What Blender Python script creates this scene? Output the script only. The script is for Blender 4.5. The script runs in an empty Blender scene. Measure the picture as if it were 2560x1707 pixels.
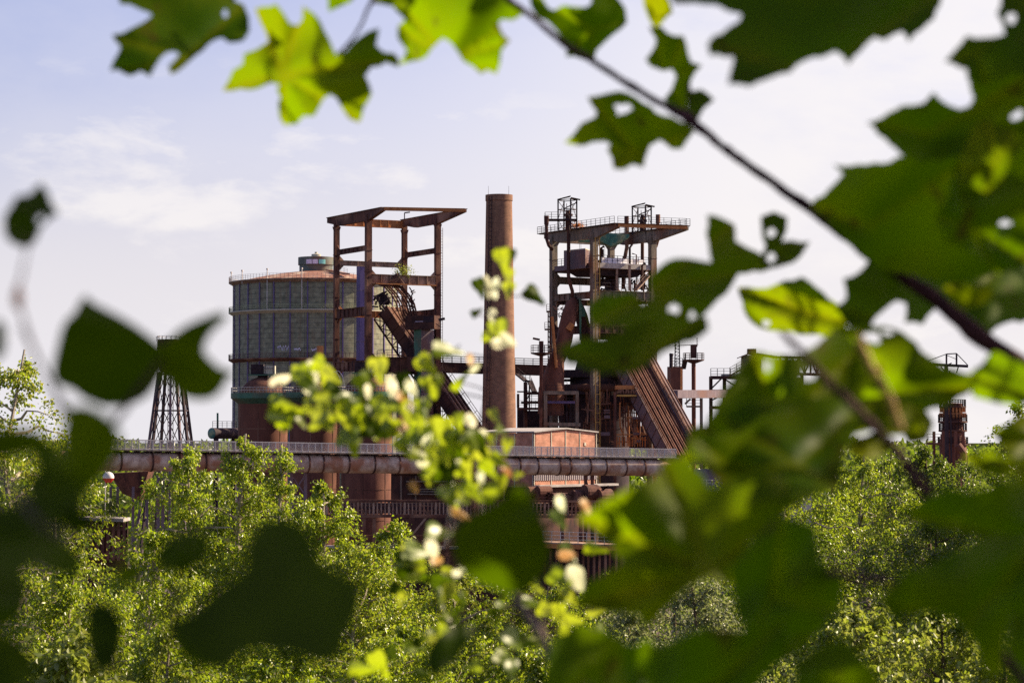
import bpy, math, random
import numpy as np
from mathutils import Vector, geometry

R = math.radians
rnd = random.Random(7)
SC = bpy.context.scene
COL = SC.collection
F = 2560 * 85 / 36                      # focal length in photo pixels (85 mm lens)
CZ = 26.0                               # eye height above the plant's yard
PITCH = math.atan((1090 - 853.5) / F)
SUN_AZ, SUN_EL = R(68), R(34)           # azimuth from the view axis towards the right
SUN = Vector((math.sin(SUN_AZ) * math.cos(SUN_EL), math.cos(SUN_AZ) * math.cos(SUN_EL), math.sin(SUN_EL)))


def P(px, py, Y):
    u, v = (px - 1280) / F, (853.5 - py) / F
    cp, sp = math.cos(PITCH), math.sin(PITCH)
    d = Vector((u, cp - v * sp, sp + v * cp))
    return Vector((0, 0, CZ)) + d * (Y / d.y)


def Zp(py, Y):
    return P(1280, py, Y).z


def crop(x0, y0, s):
    return lambda x, y, Y: P(x0 + x * s, y0 + y * s, Y)


c1 = crop(560, 480, .2551)
c2 = crop(1160, 460, .2551)
c3 = crop(560, 840, .2551)
c4 = crop(1160, 840, .2551)
c5 = crop(0, 800, .2551)
c6 = crop(1760, 840, .34014)
c10 = crop(1280, 840, .21259)
c11 = crop(860, 640, .29347)

# ------------------------------------------------------------------ materials
MATS = {}


def mat(name, c1_, c2_=None, scale=1.0, rough=.8, metal=0., stretch=(1, 1, 1), bump=0., detail=5, lo=.35, hi=.65, c3_=None, scale3=.2):
    m = bpy.data.materials.new(name)
    m.use_nodes = True
    nt = m.node_tree
    b = nt.nodes['Principled BSDF']
    b.inputs['Roughness'].default_value = rough
    b.inputs['Metallic'].default_value = metal
    b.inputs['Specular IOR Level'].default_value = .25
    if c2_ is None:
        b.inputs['Base Color'].default_value = (*c1_, 1)
    else:
        tc = nt.nodes.new('ShaderNodeTexCoord')
        mp = nt.nodes.new('ShaderNodeMapping')
        mp.inputs['Scale'].default_value = stretch
        nt.links.new(tc.outputs['Object'], mp.inputs[0])
        no = nt.nodes.new('ShaderNodeTexNoise')
        no.inputs['Scale'].default_value = scale
        no.inputs['Detail'].default_value = detail
        no.inputs['Roughness'].default_value = .65
        nt.links.new(mp.outputs[0], no.inputs['Vector'])
        cr = nt.nodes.new('ShaderNodeValToRGB')
        cr.color_ramp.elements[0].position = lo
        cr.color_ramp.elements[1].position = hi
        cr.color_ramp.elements[0].color = (*c1_, 1)
        cr.color_ramp.elements[1].color = (*c2_, 1)
        nt.links.new(no.outputs[0], cr.inputs[0])
        out = cr.outputs[0]
        if c3_:
            n3 = nt.nodes.new('ShaderNodeTexNoise')
            n3.inputs['Scale'].default_value = scale3
            n3.inputs['Detail'].default_value = 6
            nt.links.new(tc.outputs['Object'], n3.inputs['Vector'])
            r3 = nt.nodes.new('ShaderNodeValToRGB')
            r3.color_ramp.elements[0].position = .5
            r3.color_ramp.elements[1].position = .66
            nt.links.new(n3.outputs[0], r3.inputs[0])
            mx = nt.nodes.new('ShaderNodeMix')
            mx.data_type = 'RGBA'
            mx.inputs[7].default_value = (*c3_, 1)
            nt.links.new(r3.outputs[0], mx.inputs[0])
            nt.links.new(out, mx.inputs[6])
            out = mx.outputs[2]
        nt.links.new(out, b.inputs['Base Color'])
        if bump:
            bp = nt.nodes.new('ShaderNodeBump')
            bp.inputs['Strength'].default_value = bump
            bp.inputs['Distance'].default_value = .05
            nt.links.new(no.outputs[0], bp.inputs['Height'])
            nt.links.new(bp.outputs[0], b.inputs['Normal'])
    MATS[name] = m
    return m


RUST = mat('rust', (.045, .020, .018), (.16, .065, .042), 1.6, .85, 0, (1, 1, .35), .3, c3_=(.27, .15, .10))
PIPEM = mat('pipe_coating', (.22, .13, .09), (.52, .42, .34), .9, .6, 0, (1, 1, 1), .2, c3_=(.30, .14, .08), scale3=.5, lo=.3, hi=.6)
RAILG = mat('green_rail', (.36, .42, .22), (.50, .54, .32), 2.0, .6)
RUSTRED = mat('rust_red', (.10, .038, .027), (.185, .075, .048), .9, .8, 0, (1, 1, .3), .2, c3_=(.12, .045, .03))
RUSTDARK = mat('rust_dark', (.03, .016, .016), (.085, .036, .028), 1.5, .85, 0, (1, 1, .4), .2, c3_=(.13, .06, .04))
RUSTPALE = mat('rust_pale', (.16, .10, .075), (.40, .28, .21), 1.4, .75, 0, (1, 1, .4), .25, c3_=(.20, .08, .045))
STEELG = mat('weathered_paint', (.10, .09, .075), (.24, .19, .15), 1.8, .8, 0, (1, 1, .3), .2, c3_=(.16, .07, .04))
PURPLE = mat('violet_paint', (.10, .075, .18), (.14, .105, .24), .6, .6, 0, (1, 1, .3))
MAUVE = mat('mauve_sheet', (.105, .078, .10), (.17, .13, .15), 1.2, .65, 0, (1, 1, .3), c3_=(.15, .08, .07))
LANT = mat('lantern_paint', (.085, .11, .10), (.14, .17, .15), 1.2, .7, 0, (1, 1, .4), c3_=(.16, .10, .07))
GREEN = mat('green_paint', (.04, .12, .08), (.07, .18, .12), 1.5, .6, 0, (1, 1, .3), c3_=(.10, .09, .06))
TEAL = mat('teal_sheet', (.03, .12, .11), (.07, .22, .18), 1.0, .5, c3_=(.30, .34, .20), scale3=.6)
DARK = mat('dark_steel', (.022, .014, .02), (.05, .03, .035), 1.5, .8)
WHITE = mat('white_paint', (.62, .60, .66), (.75, .74, .78), 2.0, .6)
GREYFENCE = mat('galvanised_rail', (.45, .42, .40), (.58, .55, .52), 3.0, .5, .2)
CONCRETE = mat('concrete', (.28, .25, .24), (.42, .39, .37), .8, .9, 0, (1, 1, 1), .2)
YELLOW = mat('yellow_paint', (.40, .24, .06), (.55, .36, .10), 3.0, .6)
ORANGE = mat('orange_rust', (.34, .13, .045), (.50, .22, .08), 1.8, .8, 0, (1, 1, .4))
ROOFR = mat('roof_red', (.20, .085, .055), (.30, .15, .10), .7, .9, 0, (1, 1, 1), c3_=(.45, .36, .28), scale3=.35)
CREAM = mat('cream_wall', (.40, .38, .30), (.52, .49, .40), .9, .8)
GRAFF = mat('spray_paint', (.55, .48, .72), (.78, .74, .85), 2.0, .5)
GRAFFW = mat('white_spray_paint', (.72, .70, .70), (.88, .86, .86), 2.0, .5)
GRAFFT = mat('turquoise_spray_paint', (.16, .52, .50), (.30, .66, .62), 2.0, .5)
GLASS = mat('lamp_white', (.8, .78, .76), None, rough=.3)
LAMPRED = mat('lamp_red', (.45, .03, .02), None, rough=.3)


def brick(name, ca, cb, mortar, w, h, rough=.9, wob=.5, offset=.5, runs=None):
    m = bpy.data.materials.new(name)
    m.use_nodes = True
    nt = m.node_tree
    b = nt.nodes['Principled BSDF']
    b.inputs['Roughness'].default_value = rough
    b.inputs['Specular IOR Level'].default_value = .15
    at = nt.nodes.new('ShaderNodeUVMap')
    br = nt.nodes.new('ShaderNodeTexBrick')
    br.inputs['Scale'].default_value = 1
    br.offset = offset
    br.inputs['Brick Width'].default_value = w
    br.inputs['Row Height'].default_value = h
    br.inputs['Mortar Size'].default_value = h * .08
    br.inputs['Color1'].default_value = (*ca, 1)
    br.inputs['Color2'].default_value = (*cb, 1)
    br.inputs['Mortar'].default_value = (*mortar, 1)
    nt.links.new(at.outputs[0], br.inputs['Vector'])
    no = nt.nodes.new('ShaderNodeTexNoise')
    no.inputs['Scale'].default_value = .9
    no.inputs['Detail'].default_value = 7
    nt.links.new(at.outputs[0], no.inputs['Vector'])
    mr = nt.nodes.new('ShaderNodeMapRange')
    mr.inputs[1].default_value = .3
    mr.inputs[2].default_value = .7
    mr.inputs[3].default_value = 1 - wob
    mr.inputs[4].default_value = 1 + wob * .5
    nt.links.new(no.outputs[0], mr.inputs[0])
    mx = nt.nodes.new('ShaderNodeMix')
    mx.data_type = 'RGBA'
    mx.blend_type = 'MULTIPLY'
    mx.inputs[0].default_value = 1
    nt.links.new(br.outputs[0], mx.inputs[6])
    nt.links.new(mr.outputs[0], mx.inputs[7])
    out = mx.outputs[2]
    if runs:                                      # long vertical streaks of rust and dirt
        mp = nt.nodes.new('ShaderNodeMapping')
        mp.inputs['Scale'].default_value = (1.1, .07, 1)
        nt.links.new(at.outputs[0], mp.inputs[0])
        n2 = nt.nodes.new('ShaderNodeTexNoise')
        n2.inputs['Scale'].default_value = 1.0
        n2.inputs['Detail'].default_value = 6
        n2.inputs['Roughness'].default_value = .7
        nt.links.new(mp.outputs[0], n2.inputs['Vector'])
        r2 = nt.nodes.new('ShaderNodeMapRange')
        r2.inputs[1].default_value, r2.inputs[2].default_value = .50, .72
        r2.inputs[3].default_value, r2.inputs[4].default_value = 0, .65
        nt.links.new(n2.outputs[0], r2.inputs[0])
        m3 = nt.nodes.new('ShaderNodeMix')
        m3.data_type = 'RGBA'
        m3.inputs[7].default_value = (*runs, 1)
        nt.links.new(r2.outputs[0], m3.inputs[0])
        nt.links.new(out, m3.inputs[6])
        out = m3.outputs[2]
    nt.links.new(out, b.inputs['Base Color'])
    return m


BRICKCH = brick('chimney_brick', (.27, .145, .09), (.20, .105, .07), (.20, .13, .095), .55, .16, wob=.22, runs=(.10, .06, .05))
BRICKP = brick('pink_brick', (.52, .245, .165), (.43, .185, .12), (.46, .29, .21), .5, .16, wob=.4)
PANEL = brick('gasometer_plate', (.255, .255, .175), (.23, .235, .16), (.145, .155, .12), 3.34, .98, .55, wob=.45, offset=0., runs=(.20, .13, .08))


def mesh_fence(name):
    """fine woven wire: opaque wires, open holes between them"""
    m = bpy.data.materials.new(name)
    m.use_nodes = True
    nt = m.node_tree
    b = nt.nodes['Principled BSDF']
    b.inputs['Base Color'].default_value = (.50, .45, .42, 1)
    b.inputs['Roughness'].default_value = .5
    tr = nt.nodes.new('ShaderNodeBsdfTransparent')
    mix = nt.nodes.new('ShaderNodeMixShader')
    ck = nt.nodes.new('ShaderNodeTexBrick')
    ck.inputs['Scale'].default_value = 1
    ck.inputs['Brick Width'].default_value = .05
    ck.inputs['Row Height'].default_value = .05
    ck.inputs['Mortar Size'].default_value = .0035
    ck.inputs['Color1'].default_value = (0, 0, 0, 1)
    ck.inputs['Color2'].default_value = (0, 0, 0, 1)
    ck.inputs['Mortar'].default_value = (1, 1, 1, 1)
    uv = nt.nodes.new('ShaderNodeUVMap')
    nt.links.new(uv.outputs[0], ck.inputs['Vector'])
    nt.links.new(ck.outputs[0], mix.inputs[0])
    nt.links.new(tr.outputs[0], mix.inputs[1])
    nt.links.new(b.outputs[0], mix.inputs[2])
    nt.links.new(mix.outputs[0], nt.nodes['Material Output'].inputs[0])
    return m


WIRE = mesh_fence('woven_wire')


def leafmat(name, cd, ct, cy=None, gloss=.35, mixf=.5, var='tint', rough=.4, spots=0.):
    """thin leaf: reflects, lets light through, and has a faint waxy shine; 'tint' = each leaf's own yellowness"""
    m = bpy.data.materials.new(name)
    m.use_nodes = True
    nt = m.node_tree
    nt.nodes.remove(nt.nodes['Principled BSDF'])
    di = nt.nodes.new('ShaderNodeBsdfDiffuse')
    tl = nt.nodes.new('ShaderNodeBsdfTranslucent')
    gl = nt.nodes.new('ShaderNodeBsdfGlossy')
    gl.inputs['Roughness'].default_value = rough
    gl.inputs['Color'].default_value = (.9, .9, .85, 1)
    a = nt.nodes.new('ShaderNodeAttribute')
    a.attribute_name = 'tint'
    for sh, c, y in ((di, cd, .8), (tl, ct, .8)):
        mx = nt.nodes.new('ShaderNodeMix')
        mx.data_type = 'RGBA'
        mx.inputs[6].default_value = (*c, 1)
        yy = cy or (c[0] * 2.0, c[1] * 1.35, c[2] * 1.2)
        if cy and sh is tl:
            yy = tuple(min(1, q * 1.4) for q in cy)
        mx.inputs[7].default_value = (*yy, 1)
        nt.links.new(a.outputs['Fac'], mx.inputs[0])
        out = mx.outputs[2]
        if spots:                                 # brown dead patches of the leaf itself
            tc = nt.nodes.new('ShaderNodeTexCoord')
            no = nt.nodes.new('ShaderNodeTexNoise')
            no.inputs['Scale'].default_value = 38
            no.inputs['Detail'].default_value = 5
            nt.links.new(tc.outputs['Object'], no.inputs['Vector'])
            mr = nt.nodes.new('ShaderNodeMapRange')
            mr.inputs[1].default_value, mr.inputs[2].default_value = .62, .72
            mr.inputs[3].default_value, mr.inputs[4].default_value = 0, spots
            nt.links.new(no.outputs[0], mr.inputs[0])
            m4 = nt.nodes.new('ShaderNodeMix')
            m4.data_type = 'RGBA'
            m4.inputs[7].default_value = (.07, .035, .008, 1)
            nt.links.new(mr.outputs[0], m4.inputs[0])
            nt.links.new(out, m4.inputs[6])
            out = m4.outputs[2]
        nt.links.new(out, sh.inputs['Color'])
    m1 = nt.nodes.new('ShaderNodeMixShader')
    m1.inputs[0].default_value = mixf
    nt.links.new(di.outputs[0], m1.inputs[1])
    nt.links.new(tl.outputs[0], m1.inputs[2])
    m2 = nt.nodes.new('ShaderNodeMixShader')
    m2.inputs[0].default_value = .055 * gloss
    nt.links.new(m1.outputs[0], m2.inputs[1])
    nt.links.new(gl.outputs[0], m2.inputs[2])
    nt.links.new(m2.outputs[0], nt.nodes['Material Output'].inputs[0])
    return m


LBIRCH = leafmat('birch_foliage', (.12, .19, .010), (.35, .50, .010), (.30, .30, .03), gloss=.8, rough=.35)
LDEEP = leafmat('deep_shade_foliage', (.055, .10, .008), (.16, .26, .006), (.17, .18, .03), gloss=.8, rough=.35)  # deep green, also darkened to stand for foliage lying in shade
LWILLOW = leafmat('willow_foliage', (.19, .23, .10), (.22, .28, .05), (.24, .24, .12), gloss=.8)
LSYC = leafmat('sycamore_foliage', (.13, .18, .022), (.28, .37, .02), (.26, .28, .045), gloss=.8)
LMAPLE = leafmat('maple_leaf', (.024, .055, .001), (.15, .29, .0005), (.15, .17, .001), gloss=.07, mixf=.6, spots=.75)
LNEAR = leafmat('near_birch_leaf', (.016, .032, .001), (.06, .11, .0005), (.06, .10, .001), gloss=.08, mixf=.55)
LHAW = leafmat('hawthorn_leaf', (.10, .16, .015), (.34, .46, .004), (.33, .34, .03), gloss=.8, mixf=.55)
LPALE = leafmat('sunlit_pale_leaf', (.56, .62, .38), (.40, .46, .10), (.74, .66, .48), gloss=.6, mixf=.3)  # sun glare on the spray leaves put into this whitened colour
LAUT = leafmat('autumn_leaf', (.52, .30, .08), (.50, .26, .03), (.40, .12, .04), gloss=.5, mixf=.5)
BARK = mat('bark', (.030, .008, .010), (.080, .026, .026), 60, .85, 0, (1, 1, .4), .4)
BARKGREY = mat('grey_bark', (.12, .085, .075), (.22, .17, .14), 40, .85, 0, (1, 1, .4), .4)
BIRCHBARK = mat('birch_bark', (.16, .12, .085), (.46, .40, .31), 3, .8, 0, (1, 1, 3), .2)
TRUNKDK = mat('trunk_bark', (.06, .04, .025), (.15, .11, .07), 4, .9, 0, (1, 1, .3), .3)


# ------------------------------------------------------------------ mesh builder
class MB:
    def __init__(s):
        s.v, s.f, s.uv = [], [], {}

    def add(s, vs, fs, uvs=None):
        o = len(s.v)
        s.v += [Vector(q) for q in vs]
        for k, f in enumerate(fs):
            if uvs:
                s.uv[len(s.f)] = uvs[k]
            s.f.append([i + o for i in f])
        return s

    def beam(s, a, b, w, h, up=(0, 0, 1)):
        a, b = Vector(a), Vector(b)
        d = (b - a)
        if d.length < 1e-6:
            return s
        d.normalize()
        u = Vector(up)
        side = d.cross(u)
        if side.length < .05:
            side = d.cross(Vector((1, .3, 0)))
        side.normalize()
        u = side.cross(d).normalized()
        vs = [p + side * (w / 2 * i) + u * (h / 2 * j) for p in (a, b) for i, j in ((-1, -1), (1, -1), (1, 1), (-1, 1))]
        return s.add(vs, [(0, 1, 2, 3), (7, 6, 5, 4), (0, 4, 5, 1), (1, 5, 6, 2), (2, 6, 7, 3), (3, 7, 4, 0)])

    def box(s, c, sx, sy, sz, rz=0.):
        c = Vector(c)
        x, y = Vector((math.cos(rz), math.sin(rz), 0)), Vector((-math.sin(rz), math.cos(rz), 0))
        return s.beam(c - x * sx / 2, c + x * sx / 2, sy, sz)

    def cyl(s, a, b, r0, r1=None, n=16, caps=True):
        a, b = Vector(a), Vector(b)
        r1 = r0 if r1 is None else r1
        d = (b - a).normalized()
        x = d.orthogonal().normalized() if abs(d.z) < .99 else Vector((1, 0, 0))
        y = d.cross(x)
        vs = []
        for p, r in ((a, r0), (b, r1)):
            vs += [p + (x * math.cos(t) + y * math.sin(t)) * r for t in [2 * math.pi * i / n for i in range(n)]]
        fs = [(i, (i + 1) % n, n + (i + 1) % n, n + i) for i in range(n)]
        if caps:
            fs += [tuple(range(n - 1, -1, -1)), tuple(range(n, 2 * n))]
        return s.add(vs, fs)

    def tube(s, pts, rs, n=8, caps=True):
        pts = [Vector(p) for p in pts]
        if not hasattr(rs, '__len__'):
            rs = [rs] * len(pts)
        vs, x = [], None
        for i, p in enumerate(pts):
            d = (pts[min(i + 1, len(pts) - 1)] - pts[max(i - 1, 0)]).normalized()
            x = d.orthogonal().normalized() if x is None else (x - d * x.dot(d)).normalized()
            y = d.cross(x)
            vs += [p + (x * math.cos(t) + y * math.sin(t)) * rs[i] for t in [2 * math.pi * k / n for k in range(n)]]
        fs = [(j * n + i, j * n + (i + 1) % n, (j + 1) * n + (i + 1) % n, (j + 1) * n + i) for j in range(len(pts) - 1) for i in range(n)]
        if caps:
            fs += [tuple(range(n - 1, -1, -1)), tuple(range((len(pts) - 1) * n, len(pts) * n))]
        return s.add(vs, fs)

    def lathe(s, c, prof, n=48, a0=0., a1=2 * math.pi, uv=False):
        c = Vector(c)
        full = abs(a1 - a0 - 2 * math.pi) < 1e-6
        m = n if full else n + 1
        vs = [c + Vector((r * math.cos(a0 + (a1 - a0) * i / n), r * math.sin(a0 + (a1 - a0) * i / n), z)) for r, z in prof for i in range(m)]
        fs, us = [], []
        ln = [0]
        for k in range(1, len(prof)):
            ln.append(ln[-1] + math.hypot(prof[k][0] - prof[k - 1][0], prof[k][1] - prof[k - 1][1]))
        for j in range(len(prof) - 1):
            for i in range(n):
                fs.append((j * m + i, j * m + (i + 1) % m, (j + 1) * m + (i + 1) % m, (j + 1) * m + i))
                rr = max(prof[j][0], prof[j + 1][0])
                u0, u1 = rr * (a1 - a0) * i / n, rr * (a1 - a0) * (i + 1) / n
                us.append([(u0, ln[j]), (u1, ln[j]), (u1, ln[j + 1]), (u0, ln[j + 1])])
        return s.add(vs, fs, us if uv else None)

    def quad(s, a, b, c, d, uv=True):
        a, b, c, d = map(Vector, (a, b, c, d))
        w, h = (b - a).length, (d - a).length
        return s.add([a, b, c, d], [(0, 1, 2, 3)], [[(0, 0), (w, 0), (w, h), (0, h)]] if uv else None)

    def prism(s, poly, off):
        """polygon (3-D points) swept by the vector off"""
        n = len(poly)
        off = Vector(off)
        vs = [Vector(p) for p in poly] + [Vector(p) + off for p in poly]
        return s.add(vs, [tuple(range(n - 1, -1, -1)), tuple(range(n, 2 * n))] + [(i, (i + 1) % n, n + (i + 1) % n, n + i) for i in range(n)])

    def wall(s, a, b, z0, z1, th=.25, up=0.):
        """upright brick wall, front face UV-mapped in metres"""
        a, b = Vector(a), Vector(b)
        d = (b - a)
        L = d.length
        d.normalize()
        nrm = Vector((-d.y, d.x, 0)) * th
        A0, B0, A1, B1 = (Vector((p.x, p.y, z)) for z in (z0, z1) for p in (a, b))
        s.add([A0, B0, B1, A1, A0 + nrm, B0 + nrm, B1 + nrm, A1 + nrm],
              [(0, 1, 2, 3), (5, 4, 7, 6), (1, 5, 6, 2), (4, 0, 3, 7), (3, 2, 6, 7)],
              [[(0, 0), (L, 0), (L, z1 - z0), (0, z1 - z0)]] * 2 + [[(0, 0), (th, 0), (th, z1 - z0), (0, z1 - z0)]] * 2 + [[(0, 0), (L, 0), (L, th), (0, th)]])
        return s

    def rail(s, pts, h=1.0, step=1.6, r=.045, bars=3, closed=False):
        """handrail: posts with horizontal bars"""
        pts = [Vector(p) for p in pts]
        if closed:
            pts = pts + [pts[0]]
        up = Vector((0, 0, 1))
        for a, b in zip(pts, pts[1:]):
            n = max(1, round((b - a).length / step))
            for i in range(n + 1):
                p = a.lerp(b, i / n)
                s.beam(p, p + up * h, r, r)
            for k in range(bars):
                z = up * (h * (k + 1) / bars)
                s.beam(a + z, b + z, r * .8, r * .8)
        return s

    def ladder(s, a, b, side, w=.5, r=.06, step=.4):
        a, b, side = Vector(a), Vector(b), Vector(side).normalized() * w / 2
        s.beam(a - side, b - side, r, r)
        s.beam(a + side, b + side, r, r)
        n = max(2, int((b - a).length / step))
        for i in range(1, n):
            p = a.lerp(b, i / n)
            s.beam(p - side, p + side, r * .7, r * .7)
        return s


def link(o, parent=None):
    COL.objects.link(o)
    if parent is not None:
        o.parent = parent
    return o


def base_of(o):
    v = Vector(o.location)
    while o.parent is not None:
        o = o.parent
        v += o.location
    return v


def build(name, mb, m, parent=None, smooth=False, loc=None, label=None):
    off = base_of(parent) if parent is not None else Vector(loc or (0, 0, 0))
    me = bpy.data.meshes.new(name)
    me.from_pydata([v - off for v in mb.v], [], mb.f)
    if mb.uv:
        ul = me.uv_layers.new(name='UVMap')
        for fi, us in mb.uv.items():
            for li, u in zip(me.polygons[fi].loop_indices, us):
                ul.data[li].uv = u
    me.materials.append(m)
    if smooth:
        me.polygons.foreach_set('use_smooth', [True] * len(me.polygons))
        try:
            me.set_sharp_from_angle(angle=R(40))
        except Exception:
            pass
    me.update()
    o = bpy.data.objects.new(name, me)
    link(o, parent)
    if parent is None:
        o.location = off
    if label:
        o['label'] = label
    return o


def thing(name, label, cat, loc, group=None):
    o = bpy.data.objects.new(name, None)
    o.empty_display_size = .3
    o.location = loc
    link(o)
    o['label'], o['category'] = label, cat
    if group:
        o['group'] = group
    return o


def tag(o, label, cat, group=None):
    o['label'], o['category'] = label, cat
    if group:
        o['group'] = group
    return o


def arc(c, r, a0, a1, n, z=0):
    return [Vector((c.x + r * math.cos(a0 + (a1 - a0) * i / n), c.y + r * math.sin(a0 + (a1 - a0) * i / n), c.z + z)) for i in range(n + 1)]
# ------------------------------------------------------------------ camera, sun, sky
cam = bpy.data.cameras.new('camera')
cam.lens, cam.sensor_width = 85, 36
cam.clip_start, cam.clip_end = .05, 20000
cam.dof.use_dof = True
cam.dof.focus_distance = 330
cam.dof.aperture_fstop = 9.0
co = link(bpy.data.objects.new('camera', cam))
co.location = (0, 0, CZ)
co.rotation_euler = (math.pi / 2 + PITCH, 0, 0)
SC.camera = co

sl = bpy.data.lights.new('sun', 'SUN')
sl.energy, sl.angle, sl.color = 5.0, R(.5), (1, .83, .58)
so = link(bpy.data.objects.new('sun', sl))
so.rotation_euler = SUN.to_track_quat('Z', 'Y').to_euler()
so.location = (40, 20, 60)

wd = bpy.data.worlds.new('World')
SC.world = wd
wd.use_nodes = True
nt = wd.node_tree
bg = nt.nodes['Background']
bg.inputs[1].default_value = .075
sky = nt.nodes.new('ShaderNodeTexSky')
sky.sky_type = 'NISHITA'
sky.sun_disc = False
sky.sun_elevation, sky.sun_rotation = SUN_EL, SUN_AZ
sky.air_density, sky.dust_density, sky.ozone_density = 1.0, 1.5, 2.0
tc = nt.nodes.new('ShaderNodeTexCoord')
# violet-blue cast of the evening air
tint = nt.nodes.new('ShaderNodeMix')
tint.data_type, tint.blend_type = 'RGBA', 'MULTIPLY'
tint.inputs[0].default_value = 1
tint.inputs[7].default_value = (1.12, .88, .99, 1)
nt.links.new(sky.outputs[0], tint.inputs[6])
sp = nt.nodes.new('ShaderNodeSeparateXYZ')
nt.links.new(tc.outputs['Generated'], sp.inputs[0])


def node(kind, **kw):
    n = nt.nodes.new(kind)
    for k, v in kw.items():
        setattr(n, k, v)
    return n


def mrange(src, a, b, c, d, smooth=True):
    n = node('ShaderNodeMapRange')
    if smooth:
        n.interpolation_type = 'SMOOTHSTEP'
    for i, v in zip((1, 2, 3, 4), (a, b, c, d)):
        n.inputs[i].default_value = v
    nt.links.new(src, n.inputs[0])
    return n.outputs[0]


def math2(op, a, b):
    n = node('ShaderNodeMath', operation=op)
    for i, q in enumerate((a, b)):
        if isinstance(q, (int, float)):
            n.inputs[i].default_value = q
        else:
            nt.links.new(q, n.inputs[i])
    return n.outputs[0]


# thin veil of high haze: whitens the low sky, most towards the sun
fwd = mrange(sp.outputs['Y'], .2, .9, 0, 1)      # the bank of haze lies on the sun's side; behind the viewer the sky is deep blue
lowz = mrange(sp.outputs['Z'], .30, .55, 1, 0)
veil = mrange(sp.outputs['Z'], .0, .26, .92, .10)
veil2 = math2('MULTIPLY', mrange(sp.outputs['X'], -.22, .20, -.45, .04), mrange(sp.outputs['Z'], .03, .15, 0, 1))
vsum = math2('MULTIPLY', math2('MULTIPLY', math2('ADD', veil, veil2), fwd), lowz)
vcl = node('ShaderNodeClamp')
nt.links.new(vsum, vcl.inputs[0])
mv = node('ShaderNodeMix', data_type='RGBA')
mv.inputs[7].default_value = (5.15, 5.05, 5.35, 1)
nt.links.new(vcl.outputs[0], mv.inputs[0])
nt.links.new(tint.outputs[2], mv.inputs[6])


def clouds(scale, sq, lo, hi, seed, detail=7):
    mp = node('ShaderNodeMapping')
    mp.inputs['Scale'].default_value = (1, 1, sq)
    mp.inputs['Location'].default_value = (seed, seed * .37, seed * .11)
    nt.links.new(tc.outputs['Generated'], mp.inputs[0])
    no = node('ShaderNodeTexNoise')
    no.inputs['Scale'].default_value = scale
    no.inputs['Detail'].default_value = detail
    no.inputs['Roughness'].default_value = .58
    no.inputs['Distortion'].default_value = .15
    nt.links.new(mp.outputs[0], no.inputs['Vector'])
    return mrange(no.outputs[0], lo, hi, 0, 1)


small = math2('MULTIPLY', clouds(13, 2.6, .49, .68, 5.3), mrange(sp.outputs['Z'], .11, .17, .62, .08))
big = math2('MULTIPLY', clouds(4.5, 2.2, .40, .62, 8.4), mrange(sp.outputs['X'], -.06, .16, .15, .75))
cl = math2('MULTIPLY', math2('MULTIPLY', math2('MAXIMUM', small, big), fwd), lowz)
mc = node('ShaderNodeMix', data_type='RGBA')
mc.inputs[7].default_value = (6.1, 5.8, 5.6, 1)
nt.links.new(cl, mc.inputs[0])
nt.links.new(mv.outputs[2], mc.inputs[6])
# below the horizon: dull ground light
lowm = node('ShaderNodeMix', data_type='RGBA')
lowm.inputs[7].default_value = (.5, .5, .4, 1)
nt.links.new(mrange(sp.outputs['Z'], -.03, -.10, 0, 1), lowm.inputs[0])
nt.links.new(mc.outputs[2], lowm.inputs[6])
nt.links.new(lowm.outputs[2], bg.inputs[0])

SC.view_settings.view_transform = 'Standard'
SC.view_settings.look = 'None'
SC.view_settings.exposure = 1.15
SC.view_settings.gamma = 1
SC.view_settings.use_curve_mapping = False
SC.render.engine = 'CYCLES'
SC.cycles.max_bounces = 6
SC.cycles.diffuse_bounces = 3
SC.cycles.transparent_max_bounces = 12
SC.cycles.transmission_bounces = 4
SC.cycles.use_denoising = False
SC.cycles.sample_clamp_indirect = 6

# ------------------------------------------------------------------ ground
GY = [-60, 0, 4, 12, 25, 45, 80, 125, 400]
GZ = [25.5, 24.35, 24.2, 21.5, 17.0, 11.0, 3.5, 0.0, 0.0]


def ground_z(x, y):
    z = float(np.interp(y, GY, GZ))
    if y < 125:
        z += .5 * math.sin(x * .21 + y * .13) * min(1, max(0, y - 4) / 10)
    return z


mb = MB()
xs = [-5000, -2500, -1200, -600, -300, -150] + list(range(-100, 101, 5)) + [150, 300, 600, 1200, 2500, 5000]
ys = [-300, -60, -20, -5] + list(range(0, 131, 5)) + [160, 220, 300, 400, 600, 900, 1500, 3000, 6000, 9000]
for y in ys:
    for x in xs:
        mb.v.append(Vector((x, y, ground_z(x, y))))
nx = len(xs)
for j in range(len(ys) - 1):
    for i in range(nx - 1):
        mb.f.append([j * nx + i, j * nx + i + 1, (j + 1) * nx + i + 1, (j + 1) * nx + i])
GROUND = mat('scrubby_ground', (.012, .018, .006), (.035, .04, .014), .35, .95, 0, (1, 1, 1), .5, c3_=(.04, .04, .022), scale3=.08)
GROUND.node_tree.nodes['Principled BSDF'].inputs['Specular IOR Level'].default_value = 0
g = build('ground', mb, GROUND, None, True)
g['kind'] = 'structure'
mb = MB()
mb.add([(-130, 215, .004), (150, 215, .004), (150, 560, .004), (-130, 560, .004)], [(0, 1, 2, 3)])
g = build('yard', mb, mat('yard_gravel', (.05, .04, .038), (.13, .105, .095), .5, .95, c3_=(.09, .045, .035)), None)
g['kind'] = 'structure'
V = Vector
UP = V((0, 0, 1))


def at_z(p, z):
    return V((p[0], p[1], z))


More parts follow.
